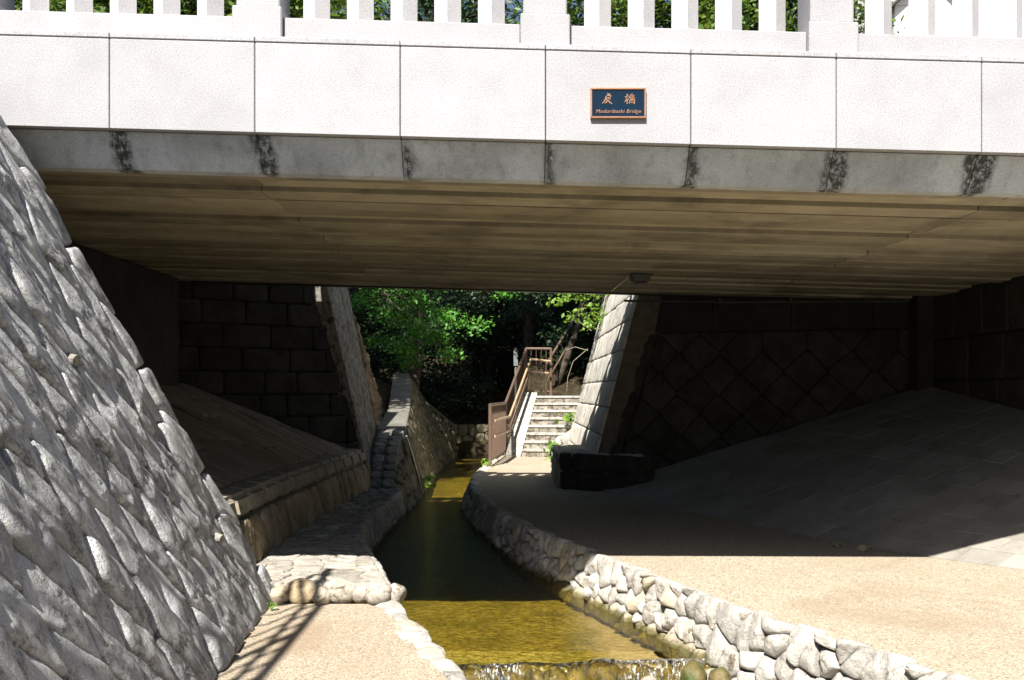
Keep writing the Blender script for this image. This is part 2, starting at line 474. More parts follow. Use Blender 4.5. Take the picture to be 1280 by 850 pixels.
MT['flag_dark'] = rock('shaded_flagstone', (.17, .17, .15), (.29, .285, .26), sc=5, fine=50, rnd=.4, dirt=((.07, .075, .05), .52, .7), bump=.8, bd=.02)  # darker copy of the flagstone, with shade put into its colour
MT['boulder'] = rock('river_boulder', (.33, .30, .25), (.52, .48, .41), sc=6, fine=50, rnd=.4, dirt=((.12, .095, .06), .48, .66), bump=.7, bd=.02, tint=(.36, .27, .16))
MT['boulder_moss'] = rock('mossy_boulder', (.045, .07, .012), (.16, .12, .05), sc=9, fine=60, rnd=.3, dirt=((.05, .035, .02), .55, .68), bump=.4, rough=.3)
MT['brown_rock'] = rock('brown_rock', (.20, .145, .075), (.32, .25, .15), sc=4, rnd=.4, dirt=((.06, .045, .025), .5, .68), bump=.8, bd=.03)
MT['retain'] = rock('yellowish_retaining_stone', (.26, .205, .125), (.40, .33, .22), sc=3.5, rnd=.35, dirt=((.10, .08, .05), .53, .7), bump=.7)
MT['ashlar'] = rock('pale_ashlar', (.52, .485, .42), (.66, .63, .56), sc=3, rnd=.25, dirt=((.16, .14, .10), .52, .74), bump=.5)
MT['dark_ashlar'] = rock('shade_dark_ashlar', (.035, .032, .027), (.065, .06, .05), sc=3, rnd=.4, bump=.7)  # base set dark so the colour carries the deep shade under the bridge
MT['far_rubble'] = rock('mossy_rubble', (.14, .125, .075), (.26, .235, .16), sc=4, rnd=.45, dirt=((.05, .05, .02), .5, .68), bump=.8)

def soil():
    k = NB('leaf_litter')
    col = k.ramp(k.noise(3, 7, .7), [(.3, (.018, .014, .009)), (.5, (.04, .032, .018)), (.72, (.09, .07, .04))])
    return k.fin(col, .95, k.bump(k.noise(14, 6, .7), .9, .08), .1)
MT['soil'] = soil()
def simple(name, c, rough=.6, metal=0.0, spec=.4, var=.15, sc=12, bump=.05):
    k = NB(name); n1 = k.noise(sc, 5, .65)
    col = k.mix(k.gate(n1, .3, .7), tuple(x * (1 - var) for x in c), tuple(min(1, x * (1 + var)) for x in c))
    return k.fin(col, rough, k.bump(n1, bump, .01), spec, metal)
MT['rail'] = simple('brown_painted_metal', (.17, .115, .085), .42, .3)
MT['rail_wood'] = simple('tan_handrail', (.42, .30, .19), .4)
MT['steel'] = simple('galvanised_steel', (.45, .45, .44), .4, .7)
MT['black_metal'] = simple('black_metal', (.025, .025, .025), .5)
MT['navy'] = simple('navy_enamel', (.004, .016, .034), .22, 0, .25, .1, 5, 0)
MT['copper'] = simple('polished_copper', (.80, .42, .24), .22, .85, .5, .1, 20, 0)
MT['white_wall'] = simple('white_plaster', (.78, .77, .75), .8, 0, .2, .03, 2)
MT['roof_dark'] = simple('dark_roof_tile', (.07, .06, .06), .6)
MT['roof_brown'] = simple('brown_sheet_roof', (.20, .15, .13), .6)
MT['glass'] = simple('window_glass', (.05, .06, .07), .08)
MT['asphalt'] = simple('asphalt', (.05, .05, .052), .9, 0, .2, .3, 60, .3)
MT['darkened'] = simple('unseen_apron', (.045, .055, .025), .95, 0, .1, .4, 5, .6)
MT['dry_ground'] = simple('street_ground', (.20, .185, .16), .9, 0, .2, .3, 3, .3)
MT['bark'] = rock('tree_bark', (.045, .035, .025), (.10, .08, .06), sc=6, rnd=.2, bump=.9, bd=.03)
MT['twig'] = simple('bare_twig', (.32, .28, .22), .8)
MT['sign'] = simple('sign_board', (.16, .17, .17), .6)  # board dimmed so its colour carries the shade of the trees
MT['dark_pipe'] = simple('dark_pipe', (.06, .058, .052), .6)

def bed():
    k = NB('algae_sparkle_bed')
    n1 = k.noise(11, 8, .76, vec=k.mapping((1.0, 2.0, 1)), dist=.4)
    col = k.ramp(n1, [(.30, (.06, .046, .006)), (.44, (.20, .155, .02)), (.55, (.38, .30, .045)), (.68, (.72, .60, .18))])  # bright stops also put sun sparkle on the ripples into the algae colour
    gv_ = k.n('SeparateColor'); k.l(k.vor(34, vec=k.mapping((1.0, 1.5, 1))), gv_.inputs[0])
    col = k.mix(.5, col, k.ramp(gv_.outputs[0], [(0, (.05, .042, .008)), (.5, (.22, .18, .03)), (1, (.55, .46, .16))]))
    col = k.mix(k.math('MULTIPLY', k.gate(k.noise(2.2, 5, .65), .42, .66), .5), col, (.11, .10, .014))
    sx = k.n('SeparateXYZ'); k.l(k.pos, sx.inputs[0])
    ex = k.math('ADD', sx.outputs[0], k.math('MULTIPLY_ADD', k.noise(3.5, 5, .65), .5, -.25))
    ey = k.math('ADD', sx.outputs[1], k.math('MULTIPLY_ADD', k.noise(2.0, 5, .65), .7, -.35))
    msk = k.math('MULTIPLY', k.gate(ex, .60, .86), k.math('MULTIPLY', k.gate(ey, 7.2, 7.5), k.math('SUBTRACT', 1.0, k.gate(ey, 9.6, 10.2))))
    sand = k.ramp(n1, [(.3, (.20, .145, .06)), (.5, (.46, .37, .21)), (.7, (.62, .53, .36))])
    col = k.mix(k.math('MULTIPLY', msk, .85), col, sand)
    return k.fin(col, .9, k.bump(n1, .8, .04), .1)
MT['bed'] = bed()
def water(name, tint, foam=False):
    k = NB(name); t = k.t
    t.nodes.remove(k.b)
    r1 = k.noise(7, 4, .6, vec=k.mapping((1.0, 2.6, 1)), dist=.3); r2 = k.noise(30, 3, .6, vec=k.mapping((1.0, 1.9, 1)))
    h = k.math('ADD', k.math('MULTIPLY', r1, .8), k.math('MULTIPLY', r2, .45))
    nrm = k.bump(h, .55 if not foam else .9, .02)
    tr = k.n('BsdfTransparent'); tr.inputs[0].default_value = (*tint, 1)
    gl = k.n('BsdfGlossy'); gl.inputs['Roughness'].default_value = .06; k.l(nrm, gl.inputs['Normal'])
    fr = k.n('Fresnel'); fr.inputs[0].default_value = 1.33; k.l(nrm, fr.inputs[1])
    mx = k.n('MixShader'); k.l(fr.outputs[0], mx.inputs[0]); k.l(tr.outputs[0], mx.inputs[1]); k.l(gl.outputs[0], mx.inputs[2])
    sh = mx.outputs[0]
    if foam:
        df = k.n('BsdfDiffuse'); df.inputs[0].default_value = (.75, .78, .8, 1); k.l(nrm, df.inputs[2])
        st = k.noise(1.0, 5, .75, vec=k.mapping((60, 22, 16)), dist=.8)
        lump = k.noise(3.1, 3, .6)
        f = k.math('MULTIPLY', k.gate(st, .54, .64), k.gate(lump, .46, .62))
        m2 = k.n('MixShader'); k.l(f, m2.inputs[0]); k.l(sh, m2.inputs[1]); k.l(df.outputs[0], m2.inputs[2]); sh = m2.outputs[0]
    k.l(sh, k.out.inputs[0]); return k.m
MT['water'] = water('clear_stream_water', (.92, .86, .58))
MT['cascade'] = water('falling_water', (.92, .86, .62), True)
def leafmat(name, c1, c2, tr):
    k = NB(name); t = k.t
    n1 = k.noise(1.7, 3, .6); n2 = k.vor(9)
    sv = k.n('SeparateColor'); k.l(n2, sv.inputs[0])
    col = k.mix(k.math('ADD', k.math('MULTIPLY', k.gate(n1, .35, .65), .6), k.math('MULTIPLY', sv.outputs[0], .4)), c1, c2)
    k.fin(col, .45, None, .35)
    tl = k.n('BsdfTranslucent'); k.l(k.mix(1.0, col, (1.5, 1.35, .6), 'MULTIPLY'), tl.inputs[0])
    mx = k.n('MixShader'); mx.inputs[0].default_value = tr
    k.l(k.b.outputs[0], mx.inputs[1]); k.l(tl.outputs[0], mx.inputs[2]); k.l(mx.outputs[0], k.out.inputs[0])
    return k.m
MT['maple'] = leafmat('maple_leaf', (.05, .17, .022), (.12, .32, .045), .35)
MT['cherry'] = leafmat('cherry_leaf', (.06, .12, .02), (.15, .23, .045), .35)
MT['dark_leaf'] = leafmat('evergreen_leaf', (.010, .026, .008), (.024, .055, .014), .12)
MT['bright_leaf'] = leafmat('bright_leaf', (.12, .24, .03), (.24, .38, .07), .4)

# ================================================================== LARGE STRUCTURE
# stream axis data (world metres; x right, y away from the camera, z up; path level z = 0)
WALL_R = [(0.5, 4.45), (2.5, 3.62), (4.0, 3.0), (5.486, 2.363), (5.926, 2.168), (6.358, 1.955), (6.857, 1.754), (7.413, 1.45), (8.205, 1.235), (8.727, 1.03),
          (9.458, .80), (10.85, .298), (12.39, -.083), (14.66, -.525), (16.27, -.71), (18.2, -.72), (20.2, -.60), (24.3, -.28), (28, .4), (31, 1.6)]
EDGE_L = [(0.5, 1.5), (3.0, .66), (5.0, 0.0), (5.97, -.328), (6.48, -.50), (7.0, -.653), (7.43, -.823), (8.08, -1.02)]
LEDGE = [(8.0, -1.01), (8.24, -1.085), (9.32, -1.35), (10.4, -1.62), (11.57, -1.84), (13.5, -1.86), (15.7, -1.84), (16.3, -1.95)]
WING = [(-9.0, -.55), (5.9, -1.79), (8.33, -2.0)]
def wr(y): return interp(WALL_R, y)
ZW, ZBED, ZL = -.40, -.55, -.17

def strip(name, ys, fl, fr, z, mat, nx=6, parent=None):
    V, F = [], []
    for y in ys:
        a, b = fl(y), fr(y)
        for i in range(nx + 1):
            x = lerp(a, b, i / nx); V.append((x, y, z(x, y) if callable(z) else z))
    for j in range(len(ys) - 1):
        for i in range(nx):
            q = j * (nx + 1) + i; F.append((q, q + 1, q + nx + 2, q + nx + 1))
    return mesh(name, V, F, mat, parent, smooth=True)
def yr(a, b, n): return [lerp(a, b, i / n) for i in range(n + 1)]

# street level ground (one sheet with the sunken channel left open)
g = 3.86
gv = [(-300, -300), (-3.7, -300), (-3.7, 7.5), (-4.9, 7.5), (-4.9, 16.4), (-6.5, 16.4), (-6.5, 46), (-300, 46),
      (7.2, -300), (300, -300), (300, 46), (2.42, 46), (2.42, 14.6), (6.2, 14.6), (6.2, 7.5), (7.2, 7.5), (-300, 300), (300, 300)]
tag(mesh('ground', [(x, y, g) for x, y in gv], [(0, 1, 2, 3, 4, 5, 6, 7), (8, 9, 10, 11, 12, 13, 14, 15), (7, 6, 11, 10, 17, 16)], MT['dry_ground']), 'street level ground on both banks above the sunken stream', kind='structure')

# ground behind the bridge
def terr(x, y):
    wt = interp([(17, 3.2), (18.4, 2.7), (21.3, 1.55), (25, 1.85), (30, .5), (32, .6)], y)
    back = interp([(30.5, -.9), (31.5, .35), (35, 1.3), (40, 2.8), (46, g - .05)], y)
    if x < -3.0: z = lerp(wt - .12, max(g - .05, wt), min(1, (-3.0 - x) / 4.0))
    elif x < -2.3: z = lerp(-1.0, wt - .12, (-2.3 - x) / .7)
    elif x < (1.6 if y < 22.2 else 1.9): z = -1.0
    elif x < (2.6 if y < 22.2 else 3.2): z = lerp(-1.0, g - .05, (x - 1.6) if y < 22.2 else (x - 1.9) / 1.3)
    else: z = g - .05
    if y > 26.6 and .1 < x < 2.6: z = max(z, interp([(26.6, 1.2), (27.6, 1.3), (32, 2.8), (46, g - .05)], y) - max(0, (.5 - x)) * 2)
    z = max(z, back)
    return z + .08 * noise.noise(Vector((x * .9, y * .9, 3)))
xs = sorted(set([-6.5, -5.5, -4.6, -3.8, -3.0, -2.65, -2.3, -1.4, -.6, .1, .5, 1.0, 1.6, 1.9, 2.3, 2.6, 3.2]))
ys = yr(16.2, 46.2, 60)
TV = [(x, y, terr(x, y) if x > -6.4 or y < 46 else g) for y in ys for x in xs]
nx = len(xs)
TF = [(j * nx + i, j * nx + i + 1, (j + 1) * nx + i + 1, (j + 1) * nx + i) for j in range(len(ys) - 1) for i in range(nx - 1)]
tag(mesh('terrain', TV, TF, MT['soil'], smooth=True), 'dark leaf-littered ground rising behind the stream', kind='structure')

# stream bed, water, paths
ys = yr(7.0, 31.8, 60)
def canal_l(y): return interp([(5.0, .1), (6.0, -.25), (7.0, -.56), (8.1, -.95), (9.3, -1.2), (11.5, -1.72), (12.57, -1.74), (16, -1.72), (19.2, -1.75), (26, -1.85), (31.8, -1.8)], y)
tag(strip('stream_bed', ys, lambda y: canal_l(y) - .5, lambda y: wr(y) + .1, lambda x, y: ZBED + .03 * noise.noise(Vector((x * 3, y * 2, 0))), MT['bed'], 10), 'golden brown algae covered bed of the stream', kind='structure')
tag(strip('stream_water', ys[1:], lambda y: canal_l(y) - .35, lambda y: wr(y) + .05, lambda x, y: ZW, MT['water'], 10), 'clear shallow stream water over golden algae', kind='structure')
ysl = yr(.5, 7.0, 14)
tag(strip('pool_bed', ysl, lambda y: interp(EDGE_L, y) - .2, lambda y: wr(y) + .1, -.95, MT['bed'], 4), 'bed of the lower pool below the little weir', kind='structure')
tag(strip('pool_water', ysl, lambda y: interp(EDGE_L, y) - .1, lambda y: wr(y) + .05, -.74, MT['water'], 4), 'water of the lower pool below the weir', kind='structure')

FOOT = [(15.7, 1.36), (12.6, 2.52), (9.55, 3.65), (8.57, 4.57), (7.5, 5.9), (6.0, 6.6), (0.5, 7.2)][::-1]
def path_r(y):
    return interp(FOOT + [(26.8, 1.45)], y) if y < 15.7 else 1.6
tag(strip('path', yr(.5, 24.2, 90), lambda y: wr(y) + .03, lambda y: path_r(y) + .15, lambda x, y: 0.0, MT['aggregate'], 4), 'tan exposed aggregate footpath along the stream, running under the bridge', kind='structure')
tag(strip('side_path', yr(.5, 8.02, 30), lambda y: interp(WING, y) - .15, lambda y: interp(EDGE_L, y) - .06, lambda x, y: ZL, MT['aggregate2'], 4), 'sandy aggregate path between the battered stone wall and the stream', kind='structure')
tag(strip('unseen_apron', yr(-9, .5, 4), lambda y: interp(WING, y) - .15, lambda y: 8.0, lambda x, y: -.2 , MT['darkened'], 2), 'planted apron added unseen behind the camera to cut bounce light', kind='structure')  # unseen apron, added dark to lower bounce light under the bridge

# ================================================================== THE BRIDGE
SL = .0275
def shear(p): return Vector((p.x, p.y, p.z - SL * p.x))
BX0, BX1 = -6.769, 8.231
YF, YB = 6.6, 15.0
ZT, ZP = 3.955, 3.335
bridge = empty('stone_bridge', (0, YF, 3.08), 'white granite bridge with baluster parapet and brown concrete underside spanning the stream', 'bridge')
nP = int(BX1 - BX0)
bc = lambda name, a, b, mat, bev=.005, par=bridge, seg=1: box(name, a, b, mat, par, bev, shear, seg)
gp = .003
for side, (yf, sg) in enumerate(((YF, 1), (YB, -1))):
    def yy(a, b):   # depth interval measured inward from the face
        return (yf + a, yf + b) if sg > 0 else (yf - b, yf - a)
    for i in range(nP):
        x0 = BX0 + i
        a, b = yy(0, .24); bc('fascia_panel', (x0 + gp, a, ZP), (x0 + 1 - gp, b, ZT), MT['granite'])
        a, b = yy(-.003, .5); bc('coping_stone', (x0 + gp, a, ZT + .005), (x0 + 1 - gp, b, ZT + .045), MT['granite'])
        a, b = yy(.225, .345)
        if side: bc('edge_beam_stone', (x0 + .002, a, 3.14), (x0 + .998, b, ZP + .03), MT['black_metal'], .004)
        else:
            P = [(x0 + .002, YF + .225, 3.105), (x0 + .998, YF + .225, 3.105), (x0 + .998, b, 3.105), (x0 + .002, b, 3.105), (x0 + .002, YF + .055, ZP - .003), (x0 + .998, YF + .055, ZP - .003), (x0 + .998, b, ZP - .003), (x0 + .002, b, ZP - .003)]
            V, F = hexa(P, .004); mesh('edge_beam_stone', [shear(Vector(v)) for v in V], F, MT['granite_beam'], bridge)
    k0 = 0
    for pi in range(-4, 5):
        px = .231 + 2 * pi
        if not (BX0 + .1 < px < BX1 - .1): continue
        a, b = yy(.05, .43); bc('post_base', (px - .172, a, ZT + .046), (px + .172, b, ZT + .275), MT['granite_side'], .008)
        a, b = yy(.085, .395); bc('parapet_post', (px - .152, a, ZT + .278), (px + .152, b, ZT + 1.2), MT['granite_side'], .01)
        if px + 2 < BX1 + .2:
            x0, x1 = px + .174, min(px + 2 - .174, BX1)
            a, b = yy(.10, .38); bc('base_rail', (x0, a, ZT + .046), (x1, b, ZT + .215), MT['granite_side'], .006)
            a, b = yy(.12, .36); bc('top_rail', (px + .155, a, ZT + .88), (px + 2 - .155, b, ZT + 1.06), MT['granite_side'], .02)
            yc = sum(yy(.24, .24)) / 2
            for q in range(5):
                cx = px + 1.0 + (q - 2) * .311; r = .098
                if cx > BX1: continue
                P = [(cx - r, yc, ZT + .217), (cx, yc - r, ZT + .217), (cx + r, yc, ZT + .217), (cx, yc + r, ZT + .217)]
                P += [(x, y, ZT + .878) for x, y, z in P]
                V, F = hexa(P, .004); mesh('baluster', [shear(Vector(v)) for v in V], F, MT['granite_sunlit'], bridge)
# girders of the deck, seen from below
NG = 22; gw = (YB - .6 - (YF + .345)) / NG
for i in range(NG):
    y0 = YF + .345 + i * gw
    zz = 3.13 + random.choice((0, .008, .02, .03, .045))
    for xa, xb in ((BX0 + .3, -2.0 + .03 * (i % 2)), (-1.992 + .03 * (i % 2), 3.7), (3.708, BX1 - .3)):
        bc('girder', (xa, y0 + .003, zz + random.uniform(0, .004)), (xb, y0 + gw - .022, zz + .45), MT['soffit'], .005)
bc('deck_slab', (BX0, YF + .62, 3.62), (BX1, YB - .62, ZT - .02), MT['concrete'], .01)
bc('road_surface', (BX0, YF + .52, ZT - .015), (BX1, YB - .52, ZT + .02), MT['asphalt'], .01)

# name plaque
pl = empty('name_plaque', (.727, YF - .02, 3.475), 'small navy bronze-rimmed name plaque fixed to the granite bridge face', 'plaque')
px0, px1, pz0, pz1 = .537, .918, 3.476, 3.684
box('plate', (px0 + .01, YF - .022, pz0 + .01), (px1 - .01, YF - .001, pz1 - .01), MT['navy'], pl, .002)
for a, b in (((px0, pz0), (px1, pz0 + .012)), ((px0, pz1 - .012), (px1, pz1)), ((px0, pz0 + .0125), (px0 + .012, pz1 - .0125)), ((px1 - .012, pz0 + .0125), (px1, pz1 - .0125))):
    box('rim', (a[0], YF - .030, a[1]), (b[0], YF - .001, b[1]), MT['copper'], pl, .002)
def lettering(name, body, x, z, size, shear_=0.0, bold=0.0, sx=1.0, track=1.0):
    cu = bpy.data.curves.new('t', 'FONT'); cu.body = body; cu.size = size; cu.align_x = 'CENTER'; cu.align_y = 'CENTER'
    cu.extrude = .002; cu.shear = shear_; cu.offset = bold; cu.space_character = track
    ob = bpy.data.objects.new('t', cu); COL.objects.link(ob); bpy.context.view_layer.update()
    me = bpy.data.meshes.new_from_object(ob.evaluated_get(bpy.context.evaluated_depsgraph_get()))
    V = [(x + v.co.x * sx, YF - .0245 - v.co.z, z + v.co.y) for v in me.vertices]; F = [tuple(p.vertices) for p in me.polygons]
    bpy.data.objects.remove(ob)
    if V: mesh(name, V, F, MT['copper'], pl)
def brush(name, strokes, x, z, h):
    parts = []
    for st_ in strokes:
        pts = [Vector((x + (p[0] - .5) * h, 0, z + (.5 - p[1]) * h)) for p in st_]; ws = [p[2] * h for p in st_]
        V, F = [], []
        for i, p in enumerate(pts):
            t = (pts[min(i + 1, len(pts) - 1)] - pts[max(i - 1, 0)]).normalized(); nrm = Vector((-t.z, 0, t.x))
            for sgn in (1, -1):
                for yv in (YF - .0222, YF - .0262): q = p + nrm * ws[i] * .5 * sgn; V.append(Vector((q.x, yv, q.z)))
        for i in range(len(pts) - 1):
            a = i * 4; F += [(a, a + 4, a + 5, a + 1), (a + 2, a + 3, a + 7, a + 6), (a + 1, a + 5, a + 7, a + 3), (a, a + 2, a + 6, a + 4)]
        F += [(0, 1, 3, 2), (len(V) - 4, len(V) - 2, len(V) - 1, len(V) - 3)]
        parts.append((V, F))
    V, F = join(parts); V, F = fixnormals(V, F); mesh(name, V, F, MT['copper'], pl)
w = .10
brush('character', [[(.50, .00, .10), (.62, .05, .12), (.80, .05, .09)], [(.36, .22, .07), (.62, .17, .10), (.86, .17, .11), (.80, .36, .10)], [(.42, .42, .07), (.62, .38, .09), (.82, .36, .08)],
    [(.42, .16, .11), (.38, .42, .12), (.28, .66, .10), (.04, .94, .05)], [(.36, .58, .07), (.62, .52, .10), (.84, .50, .07)], [(.60, .40, .10), (.56, .62, .11), (.44, .80, .10), (.28, .92, .05)], [(.58, .60, .08), (.74, .80, .13), (1.0, .98, .06)]], .651, 3.607, .072)
brush('character', [[(.04, .34, .07), (.20, .28, .10), (.42, .24, .07)], [(.27, .02, .09), (.27, .45, .11), (.25, .98, .09)], [(.25, .36, .10), (.16, .60, .09), (.00, .80, .04)], [(.28, .44, .08), (.36, .54, .10), (.42, .60, .05)],
    [(.78, .02, .10), (.66, .10, .09), (.50, .14, .05)], [(.46, .26, .07), (.72, .22, .09), (.96, .19, .07)], [(.68, .10, .09), (.60, .30, .10), (.42, .46, .05)], [(.72, .22, .08), (.84, .36, .11), (1.02, .44, .06)],
    [(.58, .40, .06), (.60, .52, .07), (.84, .50, .07), (.86, .38, .07), (.58, .40, .06)], [(.50, .62, .08), (.50, .82, .09), (.47, .98, .06)], [(.50, .61, .07), (.74, .58, .09), (.96, .57, .10), (.96, .80, .10), (.92, .98, .09), (.84, .94, .05)],
    [(.62, .70, .06), (.64, .86, .07), (.82, .84, .07), (.83, .69, .07), (.62, .70, .06)]], .806, 3.607, .072)
lettering('inscription', 'Modoribashi Bridge', .728, 3.522, .036, .22, .0, 1.0, 1.08)

# under-bridge lamp and conduit
lamp = empty('bridge_lamp', (1.63, 12.2, 3.1), 'small dark lamp box fixed under the bridge soffit beside the lit opening', 'lamp')
box('mounting_plate', (1.5, 12.05, 3.085), (1.78, 12.3, 3.108), MT['black_metal'], lamp, .004)
V, F = hexa([(1.54, 12.08, 2.99), (1.72, 12.08, 2.99), (1.72, 12.27, 2.99), (1.54, 12.27, 2.99), (1.49, 12.04, 3.084), (1.77, 12.04, 3.084), (1.77, 12.31, 3.084), (1.49, 12.31, 3.084)], .006)
mesh('housing', V, F, MT['black_metal'], lamp)
box('lens', (1.58, 12.07, 3.02), (1.67, 12.075, 3.06), MT['sign'], lamp, .001)
mesh('bracket_rod', *tube([(1.50, 12.25, 3.08), (1.385, 13.4, 3.01)], .011), MT['steel'], lamp)
cd = empty('conduit', (4, 14.3, 3.0), 'thin grey conduit pipe running along the top of the dark wall under the bridge', 'pipe')
mesh('pipe', *tube([(1.75, 14.95, 3.02), (3.4, 14.62, 2.97), (5.8, 14.05, 2.93)], .018), MT['dark_pipe'], cd)
for t in (0.1, .35, .6, .85):
    box('clamp', (lerp(1.75, 5.8, t) - .02, lerp(14.95, 14.05, t) - .03, 2.93), (lerp(1.75, 5.8, t) + .02, lerp(14.95, 14.05, t) + .2, 3.02), MT['dark_pipe'], cd, .003)

# ================================================================== BATTERED WING WALL (foreground)
A0 = Vector((-1.79, 5.9, ZL)); eu = Vector((-.0861, .9963, 0)); ev = Vector((-.385, -.0334, .9222)); en = Vector((.919, .079, .386)).normalized()
def WM(u, v): return A0 + eu * u + ev * v - en * .035
ridge = lambda v: 2.44 - .497 * v
wing = empty('battered_wall', (-2.2, 4, ZL), 'battered grey granite wall of diagonally laid rough stones in the left foreground', 'wall')
dom = [(-5.2, 0), (2.44, 0), (ridge(4.25), 4.25), (-5.2, 4.25)]
SK, SQ = .55, .46
fwd = lambda p: (p[0] + SK * p[1], p[1] * SQ)
inv = lambda p: (p[0] - SK * p[1] / SQ, p[1] / SQ)
sdom = [fwd(p) for p in dom]
rx_ = lambda v: fwd((ridge(v), v))[0]
pts = [p for p in lattice(sdom, .262, R(45), .17) if inside(sdom, p) and p[0] < rx_(p[1] / SQ) - .30 and p[1] > .05]
v = .12; i = 0
while v < 4.2:
    pts.append((rx_(v) - (.15 if i % 2 else .11), v * SQ)); v += .40 + .08 * random.random(); i += 1
for qi, poly in enumerate(voronoi(pts, sdom, 1.2)):
    if max(p[0] - rx_(p[1] / SQ) for p in poly) > -.004:
        stone([inv(p) for p in poly], WM, 1, MT['wing'], wing, 'edge_stone', bulge=.04, depth=.2, gap=.006, rnd=2, cf=.07, n=34, rough=.008, freq=8.0, proud=.006, prof='block'); continue
    stone([inv(p) for p in poly], WM, 1, MT['wing'], wing, bulge=random.uniform(.018, .034), depth=.16, gap=.008, rnd=2, cf=.09, n=36, rough=.009, freq=9.0, proud=.012, prof='rough', facet=.8)
bk = .085
core = [WM(-5.6, -.4) - en * bk, WM(2.64, -.4) - en * bk, WM(ridge(4.3), 4.3) - en * bk, WM(-5.6, 4.3) - en * bk]
back = [(-7.5, .3, -.5), (-7.5, 8.7, -.5), (-7.5, 6.0, 3.83), (-7.5, .3, 3.83)]
V, F = fixnormals(core + [Vector(p) for p in back], [(0, 1, 2, 3), (4, 5, 6, 7), (0, 1, 5, 4), (1, 2, 6, 5), (2, 3, 7, 6), (3, 0, 4, 7)])
mesh('core', V, F, MT['wing_core'], wing)
# drain pipe stubs in the wall
for (u, v) in ((-.1, 2.15), (1.35, .75)):
    P = WM(u, v); d = Vector((.86, -.25, -.22)).normalized()
    mesh('drain_pipe', *tube([P - d * .1, P + d * .055], .034, 12), MT['streaked'], wing)
# fence on top of the wing wall: only its shadow falls into the picture
fence = empty('metal_fence', (-3.75, 3, 3.86), 'metal railing on top of the battered wall, known by its shadow on the path', 'fence')
for z, r in ((5.1, .04), (4.6, .025)):
    mesh('rail', *tube([(-2.95, 4.5, z), (-2.85, -1.5, z)], r), MT['rail'], fence)
for i in range(20):
    y = 4.45 - i * .35
    mesh('fence_bar', *tube([(-3.5 + (5.35 - y) * .0146, y, 3.8), (-2.97 + (4.5 - y) * .0167, y, 4.1), (-2.95 + (4.5 - y) * .0167, y, 5.1)], .035 if i % 5 == 0 else .016), MT['rail'], fence)

# ================================================================== LEFT SIDE: edge stones, boulders, ledge, retaining wall, bank
edge = empty('stream_edging', (-.6, 7, ZL), 'pale flat edging stones along the sandy path beside the water', 'edging')
def EM(u, v):
    return Vector((interp(EDGE_L, u) + v, u, ZL + .0 - max(0, v) * 0.2))
y = 3.2
while y < 8.0:
    l = random.uniform(.16, .34); 
    a, b = random.uniform(-.20, -.08), random.uniform(.01, .09)
    stone([(y, a), (y + l, a + random.uniform(-.02, .02)), (y + l, b), (y, b + random.uniform(-.02, .02))], EM, -1, MT['rubble'], edge, bulge=.03, depth=.22, gap=.002, n=18, rough=.016, cf=.10, prof='rough', facet=1.0)
    y += l
V, F = [], []
for y in yr(.5, 8.05, 24):
    x = interp(EDGE_L, y); V += [(x - .25, y, ZL - .03), (x + .02, y, ZL - .03), (x + .12, y, -1.0), (x - .25, y, -1.0)]
for j in range(24):
    for k in range(4):
        F.append((j * 4 + k, j * 4 + (k + 1) % 4, j * 4 + 4 + (k + 1) % 4, j * 4 + 4 + k))
mesh('backing', V, F, MT['mortar'], edge)
bn = 0
def boulder(name, c, r, mat, parent=None, seed=0, sub=3):
    bm = bmesh.new(); bmesh.ops.create_icosphere(bm, subdivisions=sub, radius=1)
    off = Vector((seed * 7.3, seed * 3.1, seed * 1.7))
    V = []
    for v in bm.verts:
        p = v.co; d = 1 + .22 * noise.noise(p * 1.3 + off) + .08 * noise.noise(p * 3.5 + off)
        V.append(Vector((c[0] + p.x * r[0] * d, c[1] + p.y * r[1] * d, c[2] + p.z * r[2] * d)))
    bm.verts.index_update(); F = [[v.index for v in f.verts] for f in bm.faces]; bm.free()
    return mesh(name, V, F, mat, parent, smooth=True)
BL = ['dark squat boulder against the battered wall at the ledge step', 'large ochre rounded boulder in the ledge step near the battered wall', 'small grey wedge boulder beside the ochre one in the ledge step',
      'broad pale boulder in the middle of the ledge step', 'grey-brown shaded boulder in the middle of the ledge step', 'dark mottled rounded boulder in the ledge step near the stream', 'pale blue-grey end boulder of the ledge step above the water']
for i, (x, r) in enumerate(((-1.95, .085), (-1.77, .13), (-1.585, .07), (-1.44, .135), (-1.245, .095), (-1.12, .105), (-.985, .075))):
    tag(boulder('step_boulder', (x, 8.09 + .04 * math.sin(i * 2.3), -.135 + r * .35), (r * 1.18, .10 + r * .2, .055 + r * .42), MT['boulder'], None, i + 1), BL[i], 'boulder', 'boulders forming the step up to the ledge')

ledge = empty('stone_ledge', (-1.9, 12, -.02), 'rough flagstone ledge beside the stream, sunlit end turning dark under the bridge', kind='structure')
def LM(u, v):
    t = v / 1.2; a, b = (-2.5 if u < 15 else lerp(-2.5, -2.42, u - 15)), interp(LEDGE, u)
    return Vector((lerp(a, b, t), u, -.03 + .012 * noise.noise(Vector((u * 2.5, v * 2.5, 0)))))
dom = [(8.06, 0), (16.5, 0), (16.5, 1.2), (8.06, 1.2)]
pts = [p for p in lattice([(0, 0), (8.44 / .16, 0), (8.44 / .16, 4.1), (0, 4.1)], 1.0, 0.0, .33)]
pts = [(8.06 + p[0] * .16, p[1] * 1.2 / 4.1) for p in pts]
pts = pts[:420]
for poly in voronoi(pts, dom, 1.0):
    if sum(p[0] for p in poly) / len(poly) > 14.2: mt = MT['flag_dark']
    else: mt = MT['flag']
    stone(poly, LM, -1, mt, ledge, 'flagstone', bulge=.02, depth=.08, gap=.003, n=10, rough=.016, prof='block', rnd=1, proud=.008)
V, F = [], []
